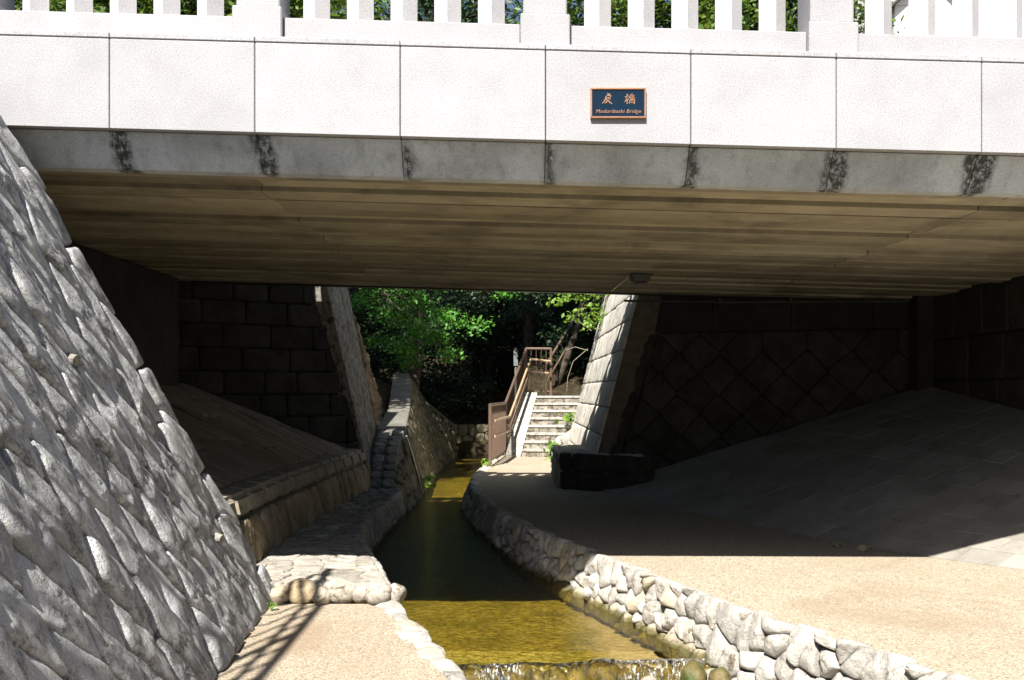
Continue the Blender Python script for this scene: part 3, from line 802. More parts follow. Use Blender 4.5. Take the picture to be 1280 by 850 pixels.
yy_ = yr(8.1, 16.6, 20)
for y in yy_:
    x = interp(LEDGE, y); V += [(-2.8, y, -.035), (x - .005, y, -.035), (x + .10, y, -.7), (-2.8, y, -.7)]
for j in range(20):
    for k in range(4): F.append((j * 4 + k, j * 4 + (k + 1) % 4, j * 4 + 4 + (k + 1) % 4, j * 4 + 4 + k))
F.append((0, 3, 2, 1))
mesh('ledge_core', V, F, MT['mortar'], ledge)
# stream face of the ledge
cw = empty('ledge_canal_wall', (-1.7, 12, -.5), 'low dark rubble face below the flagstone ledge at the water', 'wall')
def CM(u, v): return Vector((interp(LEDGE, u) + .01 - v * .2, u, v))
dom = [(8.15, -.5), (16.4, -.5), (16.4, -.01), (8.15, -.01)]
for poly in voronoi(lattice(dom, .19, 0.0, .38), dom, .9):
    stone(poly, CM, 1, MT['rubble'], cw, bulge=.03, depth=.06, gap=.004, n=12, rough=.014, cf=.17)

# retaining wall with curb, and the paved bank above it
ret = empty('retaining_wall', (-2.5, 12, 0), 'yellowish stone retaining wall with concrete curb under the bridge, beside the ledge', 'wall')
def RX(y): return interp([(8.0, -2.42), (11, -2.5), (14, -2.45), (16.6, -2.36)], y)
def RM(u, v): return Vector((RX(u) - v * .22, u, v))
dom = [(8.3, -.05), (16.4, -.05), (16.4, .40), (8.3, .40)]
for poly in voronoi(lattice(dom, .30, 0.0, .28, 1.35), dom, 1.4):
    stone(poly, RM, 1, MT['retain'], ret, bulge=.03, depth=.07, gap=.004, n=14, rough=.025, cf=.15)
y = 8.3
while y < 16.4:
    l = min(.62, 16.45 - y)
    a0, a1 = RX(y) - .08, RX(y + l) - .08
    P = [(a0, y + .004, .405), (a0 - .34, y + .004, .405), (a1 - .34, y + l - .004, .405), (a1, y + l - .004, .405)]
    P += [(a0 - .05, y + .004, .63), (a0 - .34, y + .004, .66), (a1 - .34, y + l - .004, .66), (a1 - .05, y + l - .004, .63)]
    V, F = hexa(P, .05, 3); mesh('curb_stone', V, F, MT['curb'], ret, smooth=False)
    y += l
V, F = [], []
for y in (8.2, 12, 16.5):
    V += [(RX(y) - .04, y, -.1), (RX(y) - .13, y, .41), (-5.0, y, .41), (-5.0, y, -.1)]
for j in range(2):
    for k in range(4): F.append((j * 4 + k, j * 4 + (k + 1) % 4, j * 4 + 4 + (k + 1) % 4, j * 4 + 4 + k))
F += [(0, 3, 2, 1), (8, 9, 10, 11)]
mesh('backing', V, F, MT['mortar'], ret)
bankL = empty('paved_bank', (-3.7, 12, .65), 'dark sloping bank paved in long slabs between abutment and retaining wall', kind='structure')
def BLM(u, v):
    x0 = RX(u) - .40; return Vector((lerp(x0, -4.95, v / 2.2), u, lerp(.645, 1.72, v / 2.2)))
y = 8.25
while y < 16.2:
    h = random.uniform(.26, .34); v = -random.uniform(0, .5)
    while v < 2.2:
        l = random.uniform(.8, 1.2); a, b = max(0, v), min(2.2, v + l)
        if b - a > .1: stone([(y, a), (y + h, a), (y + h, b), (y, b)], BLM, 1, MT['slab_brown'], bankL, 'slab', bulge=.02, depth=.05, gap=.004, rnd=0, rough=.003, prof='flat', proud=.004)
        v += l
    y += h
mesh('bank_core', [BLM(8, 0) - Vector((0, 0, .05)), BLM(16.5, 0) - Vector((0, 0, .05)), BLM(16.5, 2.2) - Vector((0, 0, .05)), BLM(8, 2.2) - Vector((0, 0, .05))], [(0, 1, 2, 3)], MT['joint'], bankL)

# abutments and the facing walls under the bridge
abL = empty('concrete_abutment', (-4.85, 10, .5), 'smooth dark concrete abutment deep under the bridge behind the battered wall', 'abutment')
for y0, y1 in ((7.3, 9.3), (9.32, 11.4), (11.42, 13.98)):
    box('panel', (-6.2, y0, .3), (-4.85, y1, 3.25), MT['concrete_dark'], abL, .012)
def wallmap(p, q, bat, n):   # oblique vertical wall from p to q (xy), battered
    p, q = Vector((*p, 0)), Vector((*q, 0)); d = (q - p).normalized(); nn = Vector((d.y, -d.x, 0)) * n
    return lambda u, v: p + d * u - nn * (bat * v) + Vector((0, 0, v)), (q - p).length, nn
fl = empty('ashlar_return_wall', (-3.7, 15.3, 0), 'shade-coloured ashlar wall of large blocks closing the bank under the bridge', 'wall')
FM, Lf, nn = wallmap((-5.0, 14.35), (-2.40, 16.3), .06, 1)
fdom = [(0, -.2), (Lf + .05, -.2), (Lf - .25 * 4.4, 4.4), (0, 4.4)]
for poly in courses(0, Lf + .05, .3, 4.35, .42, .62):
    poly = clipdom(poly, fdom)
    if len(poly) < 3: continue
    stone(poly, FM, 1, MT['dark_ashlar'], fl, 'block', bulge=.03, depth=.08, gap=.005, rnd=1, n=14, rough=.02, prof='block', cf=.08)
c = [FM(*p) for p in fdom]
back = [p + Vector((-.5, 1.0, 0)) for p in c]
mesh('core', *fixnormals([p - nn * .03 for p in c] + back, [(0, 1, 2, 3), (4, 5, 6, 7), (0, 1, 5, 4), (1, 2, 6, 5), (2, 3, 7, 6), (3, 0, 4, 7)]), MT['joint'], fl)

# ================================================================== RIGHT SIDE
canal = empty('rubble_canal_wall', (1, 9, -.5), 'pale rounded rubble wall along the footpath, sunlit near end fading into bridge shade', 'wall')
SY = [lerp(1.0, 24.2, i / 400) for i in range(401)]
SL_ = [0.0]
for a, b in zip(SY, SY[1:]): SL_.append(SL_[-1] + math.hypot(b - a, wr(b) - wr(a)))
def arc(s):
    s = max(0, min(SL_[-1] - 1e-6, s)); i = min(int(np.searchsorted(SL_, s, 'right')) - 1, 399)
    t = (s - SL_[i]) / (SL_[i + 1] - SL_[i]); return lerp(SY[i], SY[i + 1], t)
s_of = lambda y: float(np.interp(y, SY, SL_))
wr_s = {}
def wrs(y):   # smoothed wall line
    return (wr(y - .35) + wr(y - .15) + wr(y) + wr(y + .15) + wr(y + .35)) / 5
def KM(u, v):
    y = arc(u); e = .05; t = Vector((wrs(y + e) - wrs(y - e), 2 * e, 0)).normalized(); nl = Vector((-t.y, t.x, 0))
    return Vector((wrs(y), y, v)) - nl * (v * .30 + .01)*1.0
def rub(s0, s1, v0, v1, a, maxn, n, bul):
    random.seed(int(s0 * 10) + 3)
    dom = [(s0, v0), (s1, v0), (s1, v1), (s0, v1)]
    P = lattice(dom, a, 0.0, .43)
    for poly in voronoi(P, dom, a * 5):
        cz = sum(p[1] for p in poly) / len(poly); cs = sum(p[0] for p in poly) / len(poly)
        up_ = random.uniform(.0, .03); q = [(x, y + (up_ if y > v1 - 1e-4 else 0)) for x, y in poly]
        wet = cz < ZW - .045 and arc(cs) > 7.2
        stone(q, KM, -1, MT['rubble_wet'] if wet else MT['rubble'], canal, bulge=bul * random.uniform(.7, 1.2), depth=.12, gap=.0035, n=n + 4, rough=.012, freq=9, rnd=2, cf=.13, prof='rough', proud=.016, facet=1.1)
rub(s_of(2.4), s_of(7.25), -.98, .02, .175, 0, 16, .065)
rub(s_of(7.25), s_of(12.5), -.52, .02, .155, 0, 14, .055)
rub(s_of(12.5), s_of(22.5), -.52, .02, .21, 0, 10, .045)
cst = [o for o in canal.children]
def shown(o):
    p = WLOC[o.name]; q = p.y if p.y > 5.0 and not (p.y > 7.2 and p.z < -.43) and not (p.y < 6.2 and p.z < -.35) else 99 + p.y
    return q / max(o.dimensions.z, .02) ** .5
cst.sort(key=shown)
PV, PF, PI = [], [], []
for o in cst[290:]:
    n0 = len(PV); PV += [WLOC[o.name] + v.co for v in o.data.vertices]; PF += [tuple(i + n0 for i in p.vertices) for p in o.data.polygons]
    PI += [1 if o.data.materials[0] == MT['rubble_wet'] else 0] * len(o.data.polygons)
    bpy.data.objects.remove(o)
ro = mesh('far_stones', PV, PF, MT['rubble'], canal, smooth=True); ro['kind'] = 'stuff'
ro.data.materials.append(MT['rubble_wet']); ro.data.polygons.foreach_set('material_index', PI)
V, F = [], []
ys = [arc(s) for s in yr(.05, SL_[-1] - .05, 100)]
for y in ys:
    s = s_of(y); V += [KM(s, .0) + Vector((.05, .02, -.004)), KM(s, -1.05) + Vector((.04, .01, 0)), Vector((wrs(y) + .5, y, -1.05)), Vector((wrs(y) + .5, y, -.006))]
for j in range(100):
    for k in range(4): F.append((j * 4 + k, j * 4 + (k + 1) % 4, j * 4 + 4 + (k + 1) % 4, j * 4 + 4 + k))
mesh('backing', V, F, MT['mortar'], canal)

# sloping paved bank
bankR = empty('slab_bank', (4, 11, .4), 'grey concrete slab bank sloping up from the footpath under the bridge', kind='structure')
BF = [(0, (1.30, 15.7, .0)), (1, (2.52, 12.6, .0)), (2, (3.65, 9.55, .0)), (2.6, (4.57, 8.57, .0)), (3.4, (5.9, 7.5, .0)), (4.4, (6.6, 5.8, .0)), (6.5, (7.2, 1.0, 0))]
BT = [(0, (6.05, 14.0, 1.70)), (1, (6.1, 12.2, 1.45)), (2, (6.15, 10.2, 1.30)), (2.6, (6.6, 9.2, 1.12)), (3.4, (7.5, 8.1, .95)), (4.4, (8.2, 6.0, .9)), (6.5, (8.6, 1.0, .9))]
def vint(tab, t):
    return Vector([sum(interp([(a, p[i]) for a, p in tab], t + d * max(0, min(.6, t, 6.5 - t))) for d in (-1, -.67, -.33, 0, .33, .67, 1)) / 7 for i in range(3)])
def BRM(u, v): return vint(BF, u).lerp(vint(BT, u), v) + Vector((0, 0, .004))
nv = 11
for j in range(nv):
    u = -random.uniform(0, .25)
    while u < 6.5:
        l = random.uniform(.12, .22) * (1 if u < 2.4 else 1.2); a, b = max(0, u), min(6.5, u + l)
        if b - a > .03:
            v0, v1 = j / nv, (j + 1) / nv
            gu, gv_ = .0012, .0016
            P = [BRM(a + gu, v0 + gv_), BRM(b - gu, v0 + gv_), BRM(b - gu, v1 - gv_), BRM(a + gu, v1 - gv_)]
            dz = Vector((0, 0, .12)); up = Vector((0, 0, random.uniform(-.003, .003)))
            V, F = hexa([p - dz for p in P] + [p + up for p in P], .0); mesh('slab', V, F, MT['slab'], bankR)
        u += l
V = []; F = []
for i in range(27):
    t = 6.5 * i / 26; V += [BRM(t, -.01) - Vector((0, 0, .06)), BRM(t, 1.03) - Vector((0, 0, .06))]
for i in range(26): F.append((2 * i, 2 * i + 1, 2 * i + 3, 2 * i + 2))
mesh('bank_core', V, F, MT['joint'], bankR)

# facing wall, abutment, plinth on the right
fr = empty('diamond_stone_wall', (3.7, 14.8, 0), 'shade-coloured wall of diamond-laid stones facing the camera under the bridge', 'wall')
GM, Lg, nn = wallmap((1.28, 15.78), (6.15, 14.1), .05, 1)
dom = [(.35, -.05), (Lg, -.05), (Lg, 2.55), (.35 + .297 * 2.6, 2.55)]
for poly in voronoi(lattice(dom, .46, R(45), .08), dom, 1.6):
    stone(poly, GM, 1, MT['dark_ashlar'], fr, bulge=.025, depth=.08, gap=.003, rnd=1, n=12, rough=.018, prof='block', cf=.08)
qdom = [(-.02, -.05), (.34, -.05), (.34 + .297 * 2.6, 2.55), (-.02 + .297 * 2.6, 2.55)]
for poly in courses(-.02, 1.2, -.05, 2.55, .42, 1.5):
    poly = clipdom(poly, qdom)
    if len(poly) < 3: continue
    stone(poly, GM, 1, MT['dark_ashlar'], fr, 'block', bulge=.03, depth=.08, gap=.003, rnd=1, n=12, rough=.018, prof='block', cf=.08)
u = .297 * 2.6
while u < Lg:
    l = min(1.2, Lg - u); P = [GM(u + .004, 2.56), GM(u + l - .004, 2.56), GM(u + l - .004, 2.56) - nn * .3, GM(u + .004, 2.56) - nn * .3]
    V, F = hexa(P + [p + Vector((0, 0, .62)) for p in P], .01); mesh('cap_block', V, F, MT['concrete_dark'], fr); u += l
c = [GM(0, -.2), GM(Lg, -.2), GM(Lg, 2.6), GM(.297 * 2.6, 2.6)]
mesh('core', *fixnormals([p - nn * .03 for p in c] + [p - nn * .6 for p in c], [(0, 1, 2, 3), (4, 5, 6, 7), (0, 1, 5, 4), (1, 2, 6, 5), (2, 3, 7, 6), (3, 0, 4, 7)]), MT['joint'], fr)
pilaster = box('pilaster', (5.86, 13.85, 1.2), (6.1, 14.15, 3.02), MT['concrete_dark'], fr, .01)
abR = empty('block_abutment', (6.2, 10, .8), 'dark coursed block abutment under the bridge at the right edge', 'abutment')
def HM(u, v): return Vector((6.1, 14.1 - u, v))
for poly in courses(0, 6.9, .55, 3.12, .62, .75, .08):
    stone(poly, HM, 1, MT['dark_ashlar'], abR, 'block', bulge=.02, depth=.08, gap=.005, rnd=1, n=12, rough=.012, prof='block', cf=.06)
box('core', (6.13, 7.2, .2), (7.2, 14.4, 3.3), MT['joint'], abR, .0)
pln = empty('wall_plinth', (1.4, 16, 0), 'low dark stone plinth block with rough pale end at the foot of the battered corner', 'plinth')
def PM(u, v): return Vector((.80 + u * .79, 15.9 - u * .613, v))
for poly in courses(0, 1.72, -.02, .60, .31, .5): stone(poly, PM, 1, MT['dark_ashlar'], pln, bulge=.035, depth=.1, gap=.004, n=16, rough=.03, prof='rough', rnd=2, cf=.1, facet=.6)
def PM2(u, v): return Vector((.80, 15.9 + u, v))
for poly in voronoi(lattice([(0, -.02), (2.6, -.02), (2.6, .6), (0, .6)], .28, 0.0, .25), [(0, -.02), (2.6, -.02), (2.6, .6), (0, .6)], 1.2): stone(poly, PM2, -1, MT['rubble'], pln, bulge=.05, depth=.1, gap=.008, n=12, rough=.03)
def PM3(u, v): return Vector((.82 + u, 15.92 - u * .776 + v, .58))
for poly in courses(0, 1.3, 0, 2.5, .4, .5): stone(poly, PM3, 1, MT['rubble'], pln, bulge=.03, depth=.06, gap=.008, n=12, rough=.02)
P = [(.84, 15.94, -.1), (2.13, 14.93, -.1), (2.13, 18.6, -.1), (.84, 18.6, -.1)]
mesh('core', *hexa(P + [(x, y, .58) for x, y, z in P]), MT['mortar'], pln)

# battered ashlar wall beyond the bridge on the stair side
bw = empty('battered_ashlar_wall', (1.6, 21, 0), 'sunlit pale battered ashlar wall rising beside the stone stairs beyond the bridge', 'wall')
def QM(u, v): return Vector((1.22 + .25 * v, u, v))
qd = [(15.72, -.3), (22.3, -.3), (22.3, 4.3), (15.45, 4.3)]
for poly in courses(15.4, 22.3, -.05, 4.25, .47, .95, .12):
    poly = clipdom(poly, qd)
    if len(poly) < 3: continue
    stone(poly, QM, -1, MT['ashlar'], bw, 'block', bulge=.025, depth=.08, gap=.005, rnd=1, n=12, rough=.014, prof='block', cf=.06)
c = [QM(*p) for p in qd]
mesh('core', *fixnormals([p + Vector((.03, 0, 0)) for p in c] + [Vector((3.2, 15.75, -.3)), Vector((3.2, 22.3, -.3)), Vector((3.2, 22.3, 4.28)), Vector((3.2, 15.75, 4.28))], [(0, 1, 2, 3), (4, 5, 6, 7), (0, 1, 5, 4), (1, 2, 6, 5), (2, 3, 7, 6), (3, 0, 4, 7)]), MT['mortar'], bw)

# streaked wall and brown rock wall beyond the bridge on the other bank
sw = empty('streaked_wall', (-2.7, 18, 0), 'streaked grey battered wall end with brown rock masonry sloping down behind it', 'wall')
def TM(u, v): return Vector((-2.38 - .2 * v, u, v))
for y0, y1, yt in ((16.30, 17.2, 15.70), (17.205, 18.1, 17.205)):
    P = [TM(y0, -.1), TM(y1, -.1), TM(y1, -.1) + Vector((-.5, 0, 0)), TM(y0, -.1) + Vector((-.5, 0, 0)), TM(yt, 4.3), TM(y1, 4.3), TM(y1, 4.3) + Vector((-.5, 0, 0)), TM(yt, 4.3) + Vector((-.5, 0, 0))]
    V, F = hexa(P, .012); mesh('panel', V, F, MT['streaked'], sw)
dom = [(18.11, 0), (25, 0), (25, .9), (21.4, 1.75), (18.6, 2.85), (18.11, 3.2)]
def TM2(u, v): return Vector((-2.42 - .2 * v - .10 * max(0, u - 18.1), u, v))
for poly in voronoi([p for p in lattice(dom, .34, 0.0, .3) if inside(dom, p)], dom, 1.6):
    stone(poly, TM2, 1, MT['brown_rock'], sw, bulge=.07, depth=.12, gap=.006, n=14, rough=.06, cf=.15, prof='rough')
c = [TM2(*p) for p in dom]
nC = len(c); cf = [p - Vector((.04, 0, 0)) for p in c]; cb = [p - Vector((.5, 0, .1)) for p in c]
mesh('core', *fixnormals(cf + cb, [tuple(range(nC)), tuple(range(nC, 2 * nC))] + [(i, (i + 1) % nC, nC + (i + 1) % nC, nC + i) for i in range(nC)]), MT['wing_core'], sw)

# wall with a rising coping that leads up beside the stream
cp = empty('rising_coping_wall', (-2.2, 20, -.4), 'rubble wall with a pale rising coping climbing beside the stream beyond the bridge', 'wall')
CT = [(16.0, -2.40, -1.98, .02), (17.0, -2.46, -2.03, .66), (18.0, -2.52, -2.02, .90), (21.5, -2.75, -2.31, 1.22), (24.0, -2.98, -2.55, 1.80), (25.0, -3.08, -2.72, 2.08), (27.5, -3.0, -2.5, 1.35), (30.0, -2.3, -1.85, .6)]
ct = lambda y, k: interp([(r[0], r[k]) for r in CT], y)
def XM(u, v):
    zt = ct(u, 3); xb = interp([(16, -1.74), (19.2, -1.76), (24, -1.88), (30, -1.72)], u); t = v
    return Vector((lerp(xb, ct(u, 2), t), u, lerp(-.5, zt, t)))
# rubble face: v is 0..1 up the face; work in metres through a local map
def XM2(u, v):
    return XM(u, min(1.02, v / (ct(u, 3) + .5)))
for poly in voronoi([p for p in lattice([(16.1, -.0), (30, 0), (30, 2.6), (16.1, 2.6)], .30, 0.0, .3, 1.2) if p[1] < ct(p[0], 3) + .45], [(16.1, 0), (30, 0), (30, 2.6), (16.1, 2.6)], 1.6):
    cu, cv = sum(p[0] for p in poly) / len(poly), sum(p[1] for p in poly) / len(poly)
    q = [(u, min(v, ct(u, 3) + .5)) for u, v in poly]
    if cv > ct(cu, 3) + .75: continue
    stone(q, XM2, 1, MT['far_rubble'], cp, bulge=.04, depth=.1, gap=.006, n=12, rough=.035, cf=.15)
yy_ = [16.0, 16.5, 17, 17.5, 18, 19, 20, 21.5, 23, 24, 25, 26, 27.5, 29, 30]
V, F = [], []
for y in yy_:
    V += [(ct(y, 1), y, ct(y, 3) - .05), (ct(y, 2) - .03, y, ct(y, 3) - .05), tuple(XM(y, 0) - Vector((.04, 0, 0))), (ct(y, 1), y, -.5)]
for j in range(len(yy_) - 1):
    for k in range(4): F.append((j * 4 + k, j * 4 + (k + 1) % 4, j * 4 + 4 + (k + 1) % 4, j * 4 + 4 + k))
F += [(0, 3, 2, 1), tuple(range(len(V) - 4, len(V)))]
mesh('core', V, F, MT['mortar'], cp)
y = 16.0
while y < 18.0:     # rough steps of flat stones
    l = random.uniform(.16, .26)
    for k in range(2):
        a = lerp(ct(y, 1), ct(y, 2) + .02, (k * (.45 + .1 * random.random()))); b = lerp(ct(y, 1), ct(y, 2) + .02, .5 if k == 0 else 1.0)
        P = [(a, y), (b, y), (b, y + l), (a, y + l)]
        stone(P, lambda u, v: Vector((u, v, ct(v, 3) - .03)), 1, MT['flag_dark'], cp, 'step_stone', bulge=.045, depth=.1, gap=.008, n=12, rough=.02, prof='block')
    y += l
for y0, y1 in ((18.0, 19.8), (19.8, 21.5), (21.5, 22.8), (22.8, 24.0), (24.0, 25.0), (25.0, 27.5), (27.5, 30.0)):
    P = []
    for dz in (-.08, .02):
        for y, k in ((y0 + .006, 1), (y0 + .006, 2), (y1 - .006, 2), (y1 - .006, 1)): P.append((ct(y, k) + (.03 if k == 2 else -.02), y, ct(y, 3) + dz))
    V, F = hexa(P, .015); mesh('coping_slab', V, F, MT['coping'], cp)
mesh('drain_pipe', *tube([XM(17.8, .95) + Vector((.05, 0, 0)), XM(18.6, .1) + Vector((.06, 0, 0))], .02), MT['steel'], cp)

# low wall closing the bend of the stream
lw = empty('low_bend_wall', (0, 31.2, -.4), 'low dark stone wall where the stream bends away behind the stairs', 'wall')
def ZM(u, v): return Vector((u, 31.2 + (u + 2) * .12 + v * .15, v))
dom = [(-2.6, -.5), (2.6, -.5), (2.6, .55), (-2.6, .55)]
for poly in voronoi(lattice(dom, .36, 0.0, .28), dom, 1.6): stone(poly, ZM, 1, MT['far_rubble'], lw, bulge=.06, depth=.12, gap=.006, n=12, rough=.04, cf=.15)
mesh('core', *hexa([(-2.7, 31.2, -.6), (2.7, 31.9, -.6), (2.7, 32.6, -.6), (-2.7, 31.9, -.6), (-2.7, 31.3, .5), (2.7, 32.0, .5), (2.7, 32.7, .5), (-2.7, 32.0, .5)]), MT['wing_core'], lw)

# ================================================================== STAIRS AND RAILINGS
O = Vector((.24, 23.7, 0)); f_ = Vector((.165, .986, 0)); r_ = Vector((.986, -.165, 0))
SP = lambda a, b, z: O + r_ * a + f_ * b + Vector((0, 0, z))
st = empty('stone_stairs', (.9, 25, 0), 'sunlit pale stone stairs climbing from the footpath beyond the bridge', 'stairs')
rise, run = .187, .35
for i in range(8):
    b0 = run * i
    sp_ = .5 + .25 * (i % 2)
    for a0, a1 in ((0.0, sp_), (sp_ + .006, 1.62)):
        P = [SP(a0, b0, rise * i - .06), SP(a1, b0, rise * i - .06), SP(a1, b0 + .34, rise * i - .06), SP(a0, b0 + .34, rise * i - .06)]
        V, F = hexa(P + [p + Vector((0, 0, rise)) for p in P], .004); mesh('riser', V, F, MT['riser'], st)
        P = [SP(a0, b0 - .03, rise * i + .128), SP(a1, b0 - .03, rise * i + .128), SP(a1, b0 + run + .02, rise * i + .128), SP(a0, b0 + run + .02, rise * i + .128)]
        V, F = hexa(P + [p + Vector((0, 0, .059)) for p in P], .01); mesh('tread', V, F, MT['concrete_pale'], st)
P = [SP(-.4, run * 8 + .05, 1.2), SP(1.6, run * 8 + .05, 1.2), SP(1.6, run * 8 + 1.5, 1.2), SP(-.4, run * 8 + 1.5, 1.2)]
mesh('landing', *hexa(P + [p + Vector((0, 0, .29)) for p in P], .01), MT['concrete_pale'], st)
P = [SP(-.40, -.05, -.05), SP(-.012, -.05, -.05), SP(-.012, run * 8 + .1, -.05), SP(-.40, run * 8 + .1, -.05),
     SP(-.40, -.05, .06), SP(-.012, -.05, .06), SP(-.012, run * 8 + .1, rise * 8 + .10), SP(-.40, run * 8 + .1, rise * 8 + .10)]
mesh('stringer', *hexa(P, .01), MT['concrete_pale'], st)
for i, (a, b, z, r) in enumerate(((1.0, .2, .30, .22), (1.22, .6, .5, .2), (.95, -.12, .14, .18), (1.2, -.15, .42, .22))):
    p = SP(a, b, z)
    tag(boulder('stair_rock', p, (r, r * .9, r), MT['rubble'], None, i + 20), ['pale rock on the lower stair steps against the ashlar wall', 'upper pale rock resting on the stairs by the ashlar wall', 'small pale rock at the foot of the stone stairs', 'largest pale rock at the foot of the stairs beside the plinth'][i], 'rock', 'rocks at the foot of the stairs')

rl = empty('stair_railing', (0, 24, 0), 'brown metal railing with dense vertical bars beside the stairs and stream', 'railing')
RP = [Vector((-.47, 20.6, 0)), Vector((-.165, 24.25, 0)), Vector((.40, 26.95, 1.5)), Vector((1.1, 27.05, 1.5))]
HT = 1.32
for i, p in enumerate(RP):
    mesh('post', *tube([p, p + Vector((0, 0, HT + .02))], .038), MT['rail'], rl)
mid = RP[0].lerp(RP[1], .5)
for a, b in zip(RP, RP[1:]):
    mesh('top_rail', *tube([a + Vector((0, 0, HT)), b + Vector((0, 0, HT))], .036), MT['rail'], rl)
    mesh('bottom_rail', *tube([a + Vector((0, 0, .12)), b + Vector((0, 0, .12))], .02), MT['rail'], rl)
    n = int((b - a).length / .13)
    for k in range(1, n):
        p = a.lerp(b, k / n); mesh('railing_bar', *tube([p + Vector((0, 0, .12)), p + Vector((0, 0, HT))], .008, 5), MT['rail'], rl)
hr = empty('double_handrail', (.1, 24, .6), 'double tan handrail with brackets on the stair side of the brown railing', 'handrail')
for dz in (0, -.34):
    pts = [Vector((-.38, 20.75, .98 + dz)), Vector((-.06, 23.9, .99 + dz)), Vector((.52, 26.85, 2.52 + dz)), Vector((1.08, 26.9, 2.46 + dz))]
    mesh('rail', *tube(pts, .03), MT['rail_wood'], hr)
    for k in range(2):
        p = pts[k]; mesh('bracket', *tube([p, p + Vector((-.05, .06, -.07)), p + Vector((-.09, .08, -.03))], .014, 6), MT['steel'], hr)
# sign on a post behind the stairs
sg = empty('sign_post', (.12, 30.2, .3), 'narrow pale sign board on a post in the dark trees behind the stairs', 'sign')
mesh('post', *tube([(.12, 30.2, .2), (.12, 30.2, 3.0)], .04), MT['concrete'], sg)
box('board', (.05, 30.13, 2.42), (.19, 30.158, 2.92), MT['sign'], sg, .004)
# second flight railing going up into the trees
r2 = empty('upper_stair_railing', (1.8, 29, 1.5), 'dark sloping railing climbing into the trees behind the stairs', 'railing')
for dz in (.5, 1.0): mesh('rail', *tube([(1.0, 28.2, 1.4 + dz), (2.4, 31.2, 3.6 + dz)], .035), MT['rail'], r2)
for k in range(9):
    t = k / 8; p = Vector((lerp(1.0, 2.4, t), lerp(28.2, 31.2, t), lerp(1.4, 3.6, t))); mesh('railing_bar', *tube([p, p + Vector((0, 0, 1.0))], .02, 5), MT['rail'], r2)

# ================================================================== WEIR
weir = empty('little_weir', (.5, 7.1, -.9), 'row of algae-brown stones forming a little weir across the stream', 'weir')
lip = lambda x: interp([(-.7, 6.98), (.4, 7.08), (1.7, 7.24)], x)
x = -.60; i = 0; WS = []
while x < 1.52:
    w = random.uniform(.09, .26); cx = x + w / 2; cy = lip(cx) - .05 + random.uniform(-.05, .05); top = -.40 + random.uniform(-.02, .035); hh = random.uniform(.12, .20)
    WS.append((cx, cy, w * .62, top))
    boulder('weir_stone', (cx, cy, top - hh - .012), (w * .66, random.uniform(.11, .17), hh), MT['rubble_wet'], weir, 40 + i, 3); x += w * .86; i += 1
box('sill', (-.75, 7.05, -1.0), (1.75, 7.3, -.56), MT['rubble_wet'], weir, .01)
V, F = [], []
NXC, NYC = 240, 34
for j in range(NYC + 1):
    t = j / NYC
    for i in range(NXC + 1):
        x = lerp(-.62, 1.56, i / NXC); yl = lip(x) + .05 * noise.noise(Vector((x * 4, 8, 5)))
        hump = max([0.0] + [(tp - ZW + .02) * math.sqrt(max(0, 1 - ((x - cx) / ww) ** 2)) + .03 * math.sqrt(max(0, 1 - ((x - cx) / ww) ** 2)) for cx, cy, ww, tp in WS])
        if t < .35: q = t / .35; yv, z = yl + .01 - .07 * q, ZW + .004 - .010 * q * q + hump * .6 * q ** 2
        else:
            q = (t - .35) / .65; yv, z = yl - .06 - (.14 + hump * 1.6) * q ** .55, ZW - .006 - .34 * q ** 1.6 + hump * .6 * (1 - q)
        n1 = (noise.noise(Vector((x * 30, t * 5, 1))) * .014 + noise.noise(Vector((x * 70, t * 16, 4))) * .007) * min(1, t * 3)
        V.append((x, yv - n1 * 1.6, z + n1))
for j in range(NYC):
    for i in range(NXC): q = j * (NXC + 1) + i; F.append((q, q + 1, q + NXC + 2, q + NXC + 1))
tag(mesh('cascade', V, F, MT['cascade'], smooth=True), 'thin sparkling sheet of water spilling over the weir stones', 'waterfall')
for i, (x, y, z, r, l) in enumerate(((1.27, 6.72, -.41, .105, 'larger green and brown mossy boulder beside the weir'), (1.44, 6.66, -.42, .092, 'smaller green mossy boulder under the rubble wall by the weir'), (.98, 6.84, -.52, .085, 'wet brown boulder below the weir spill'))):
    tag(boulder('mossy_boulder', (x, y, z), (r * .85, r, r * 1.15), MT['boulder_moss'] if i < 2 else MT['boulder'], None, 60 + i), l, 'boulder', 'boulders by the weir')

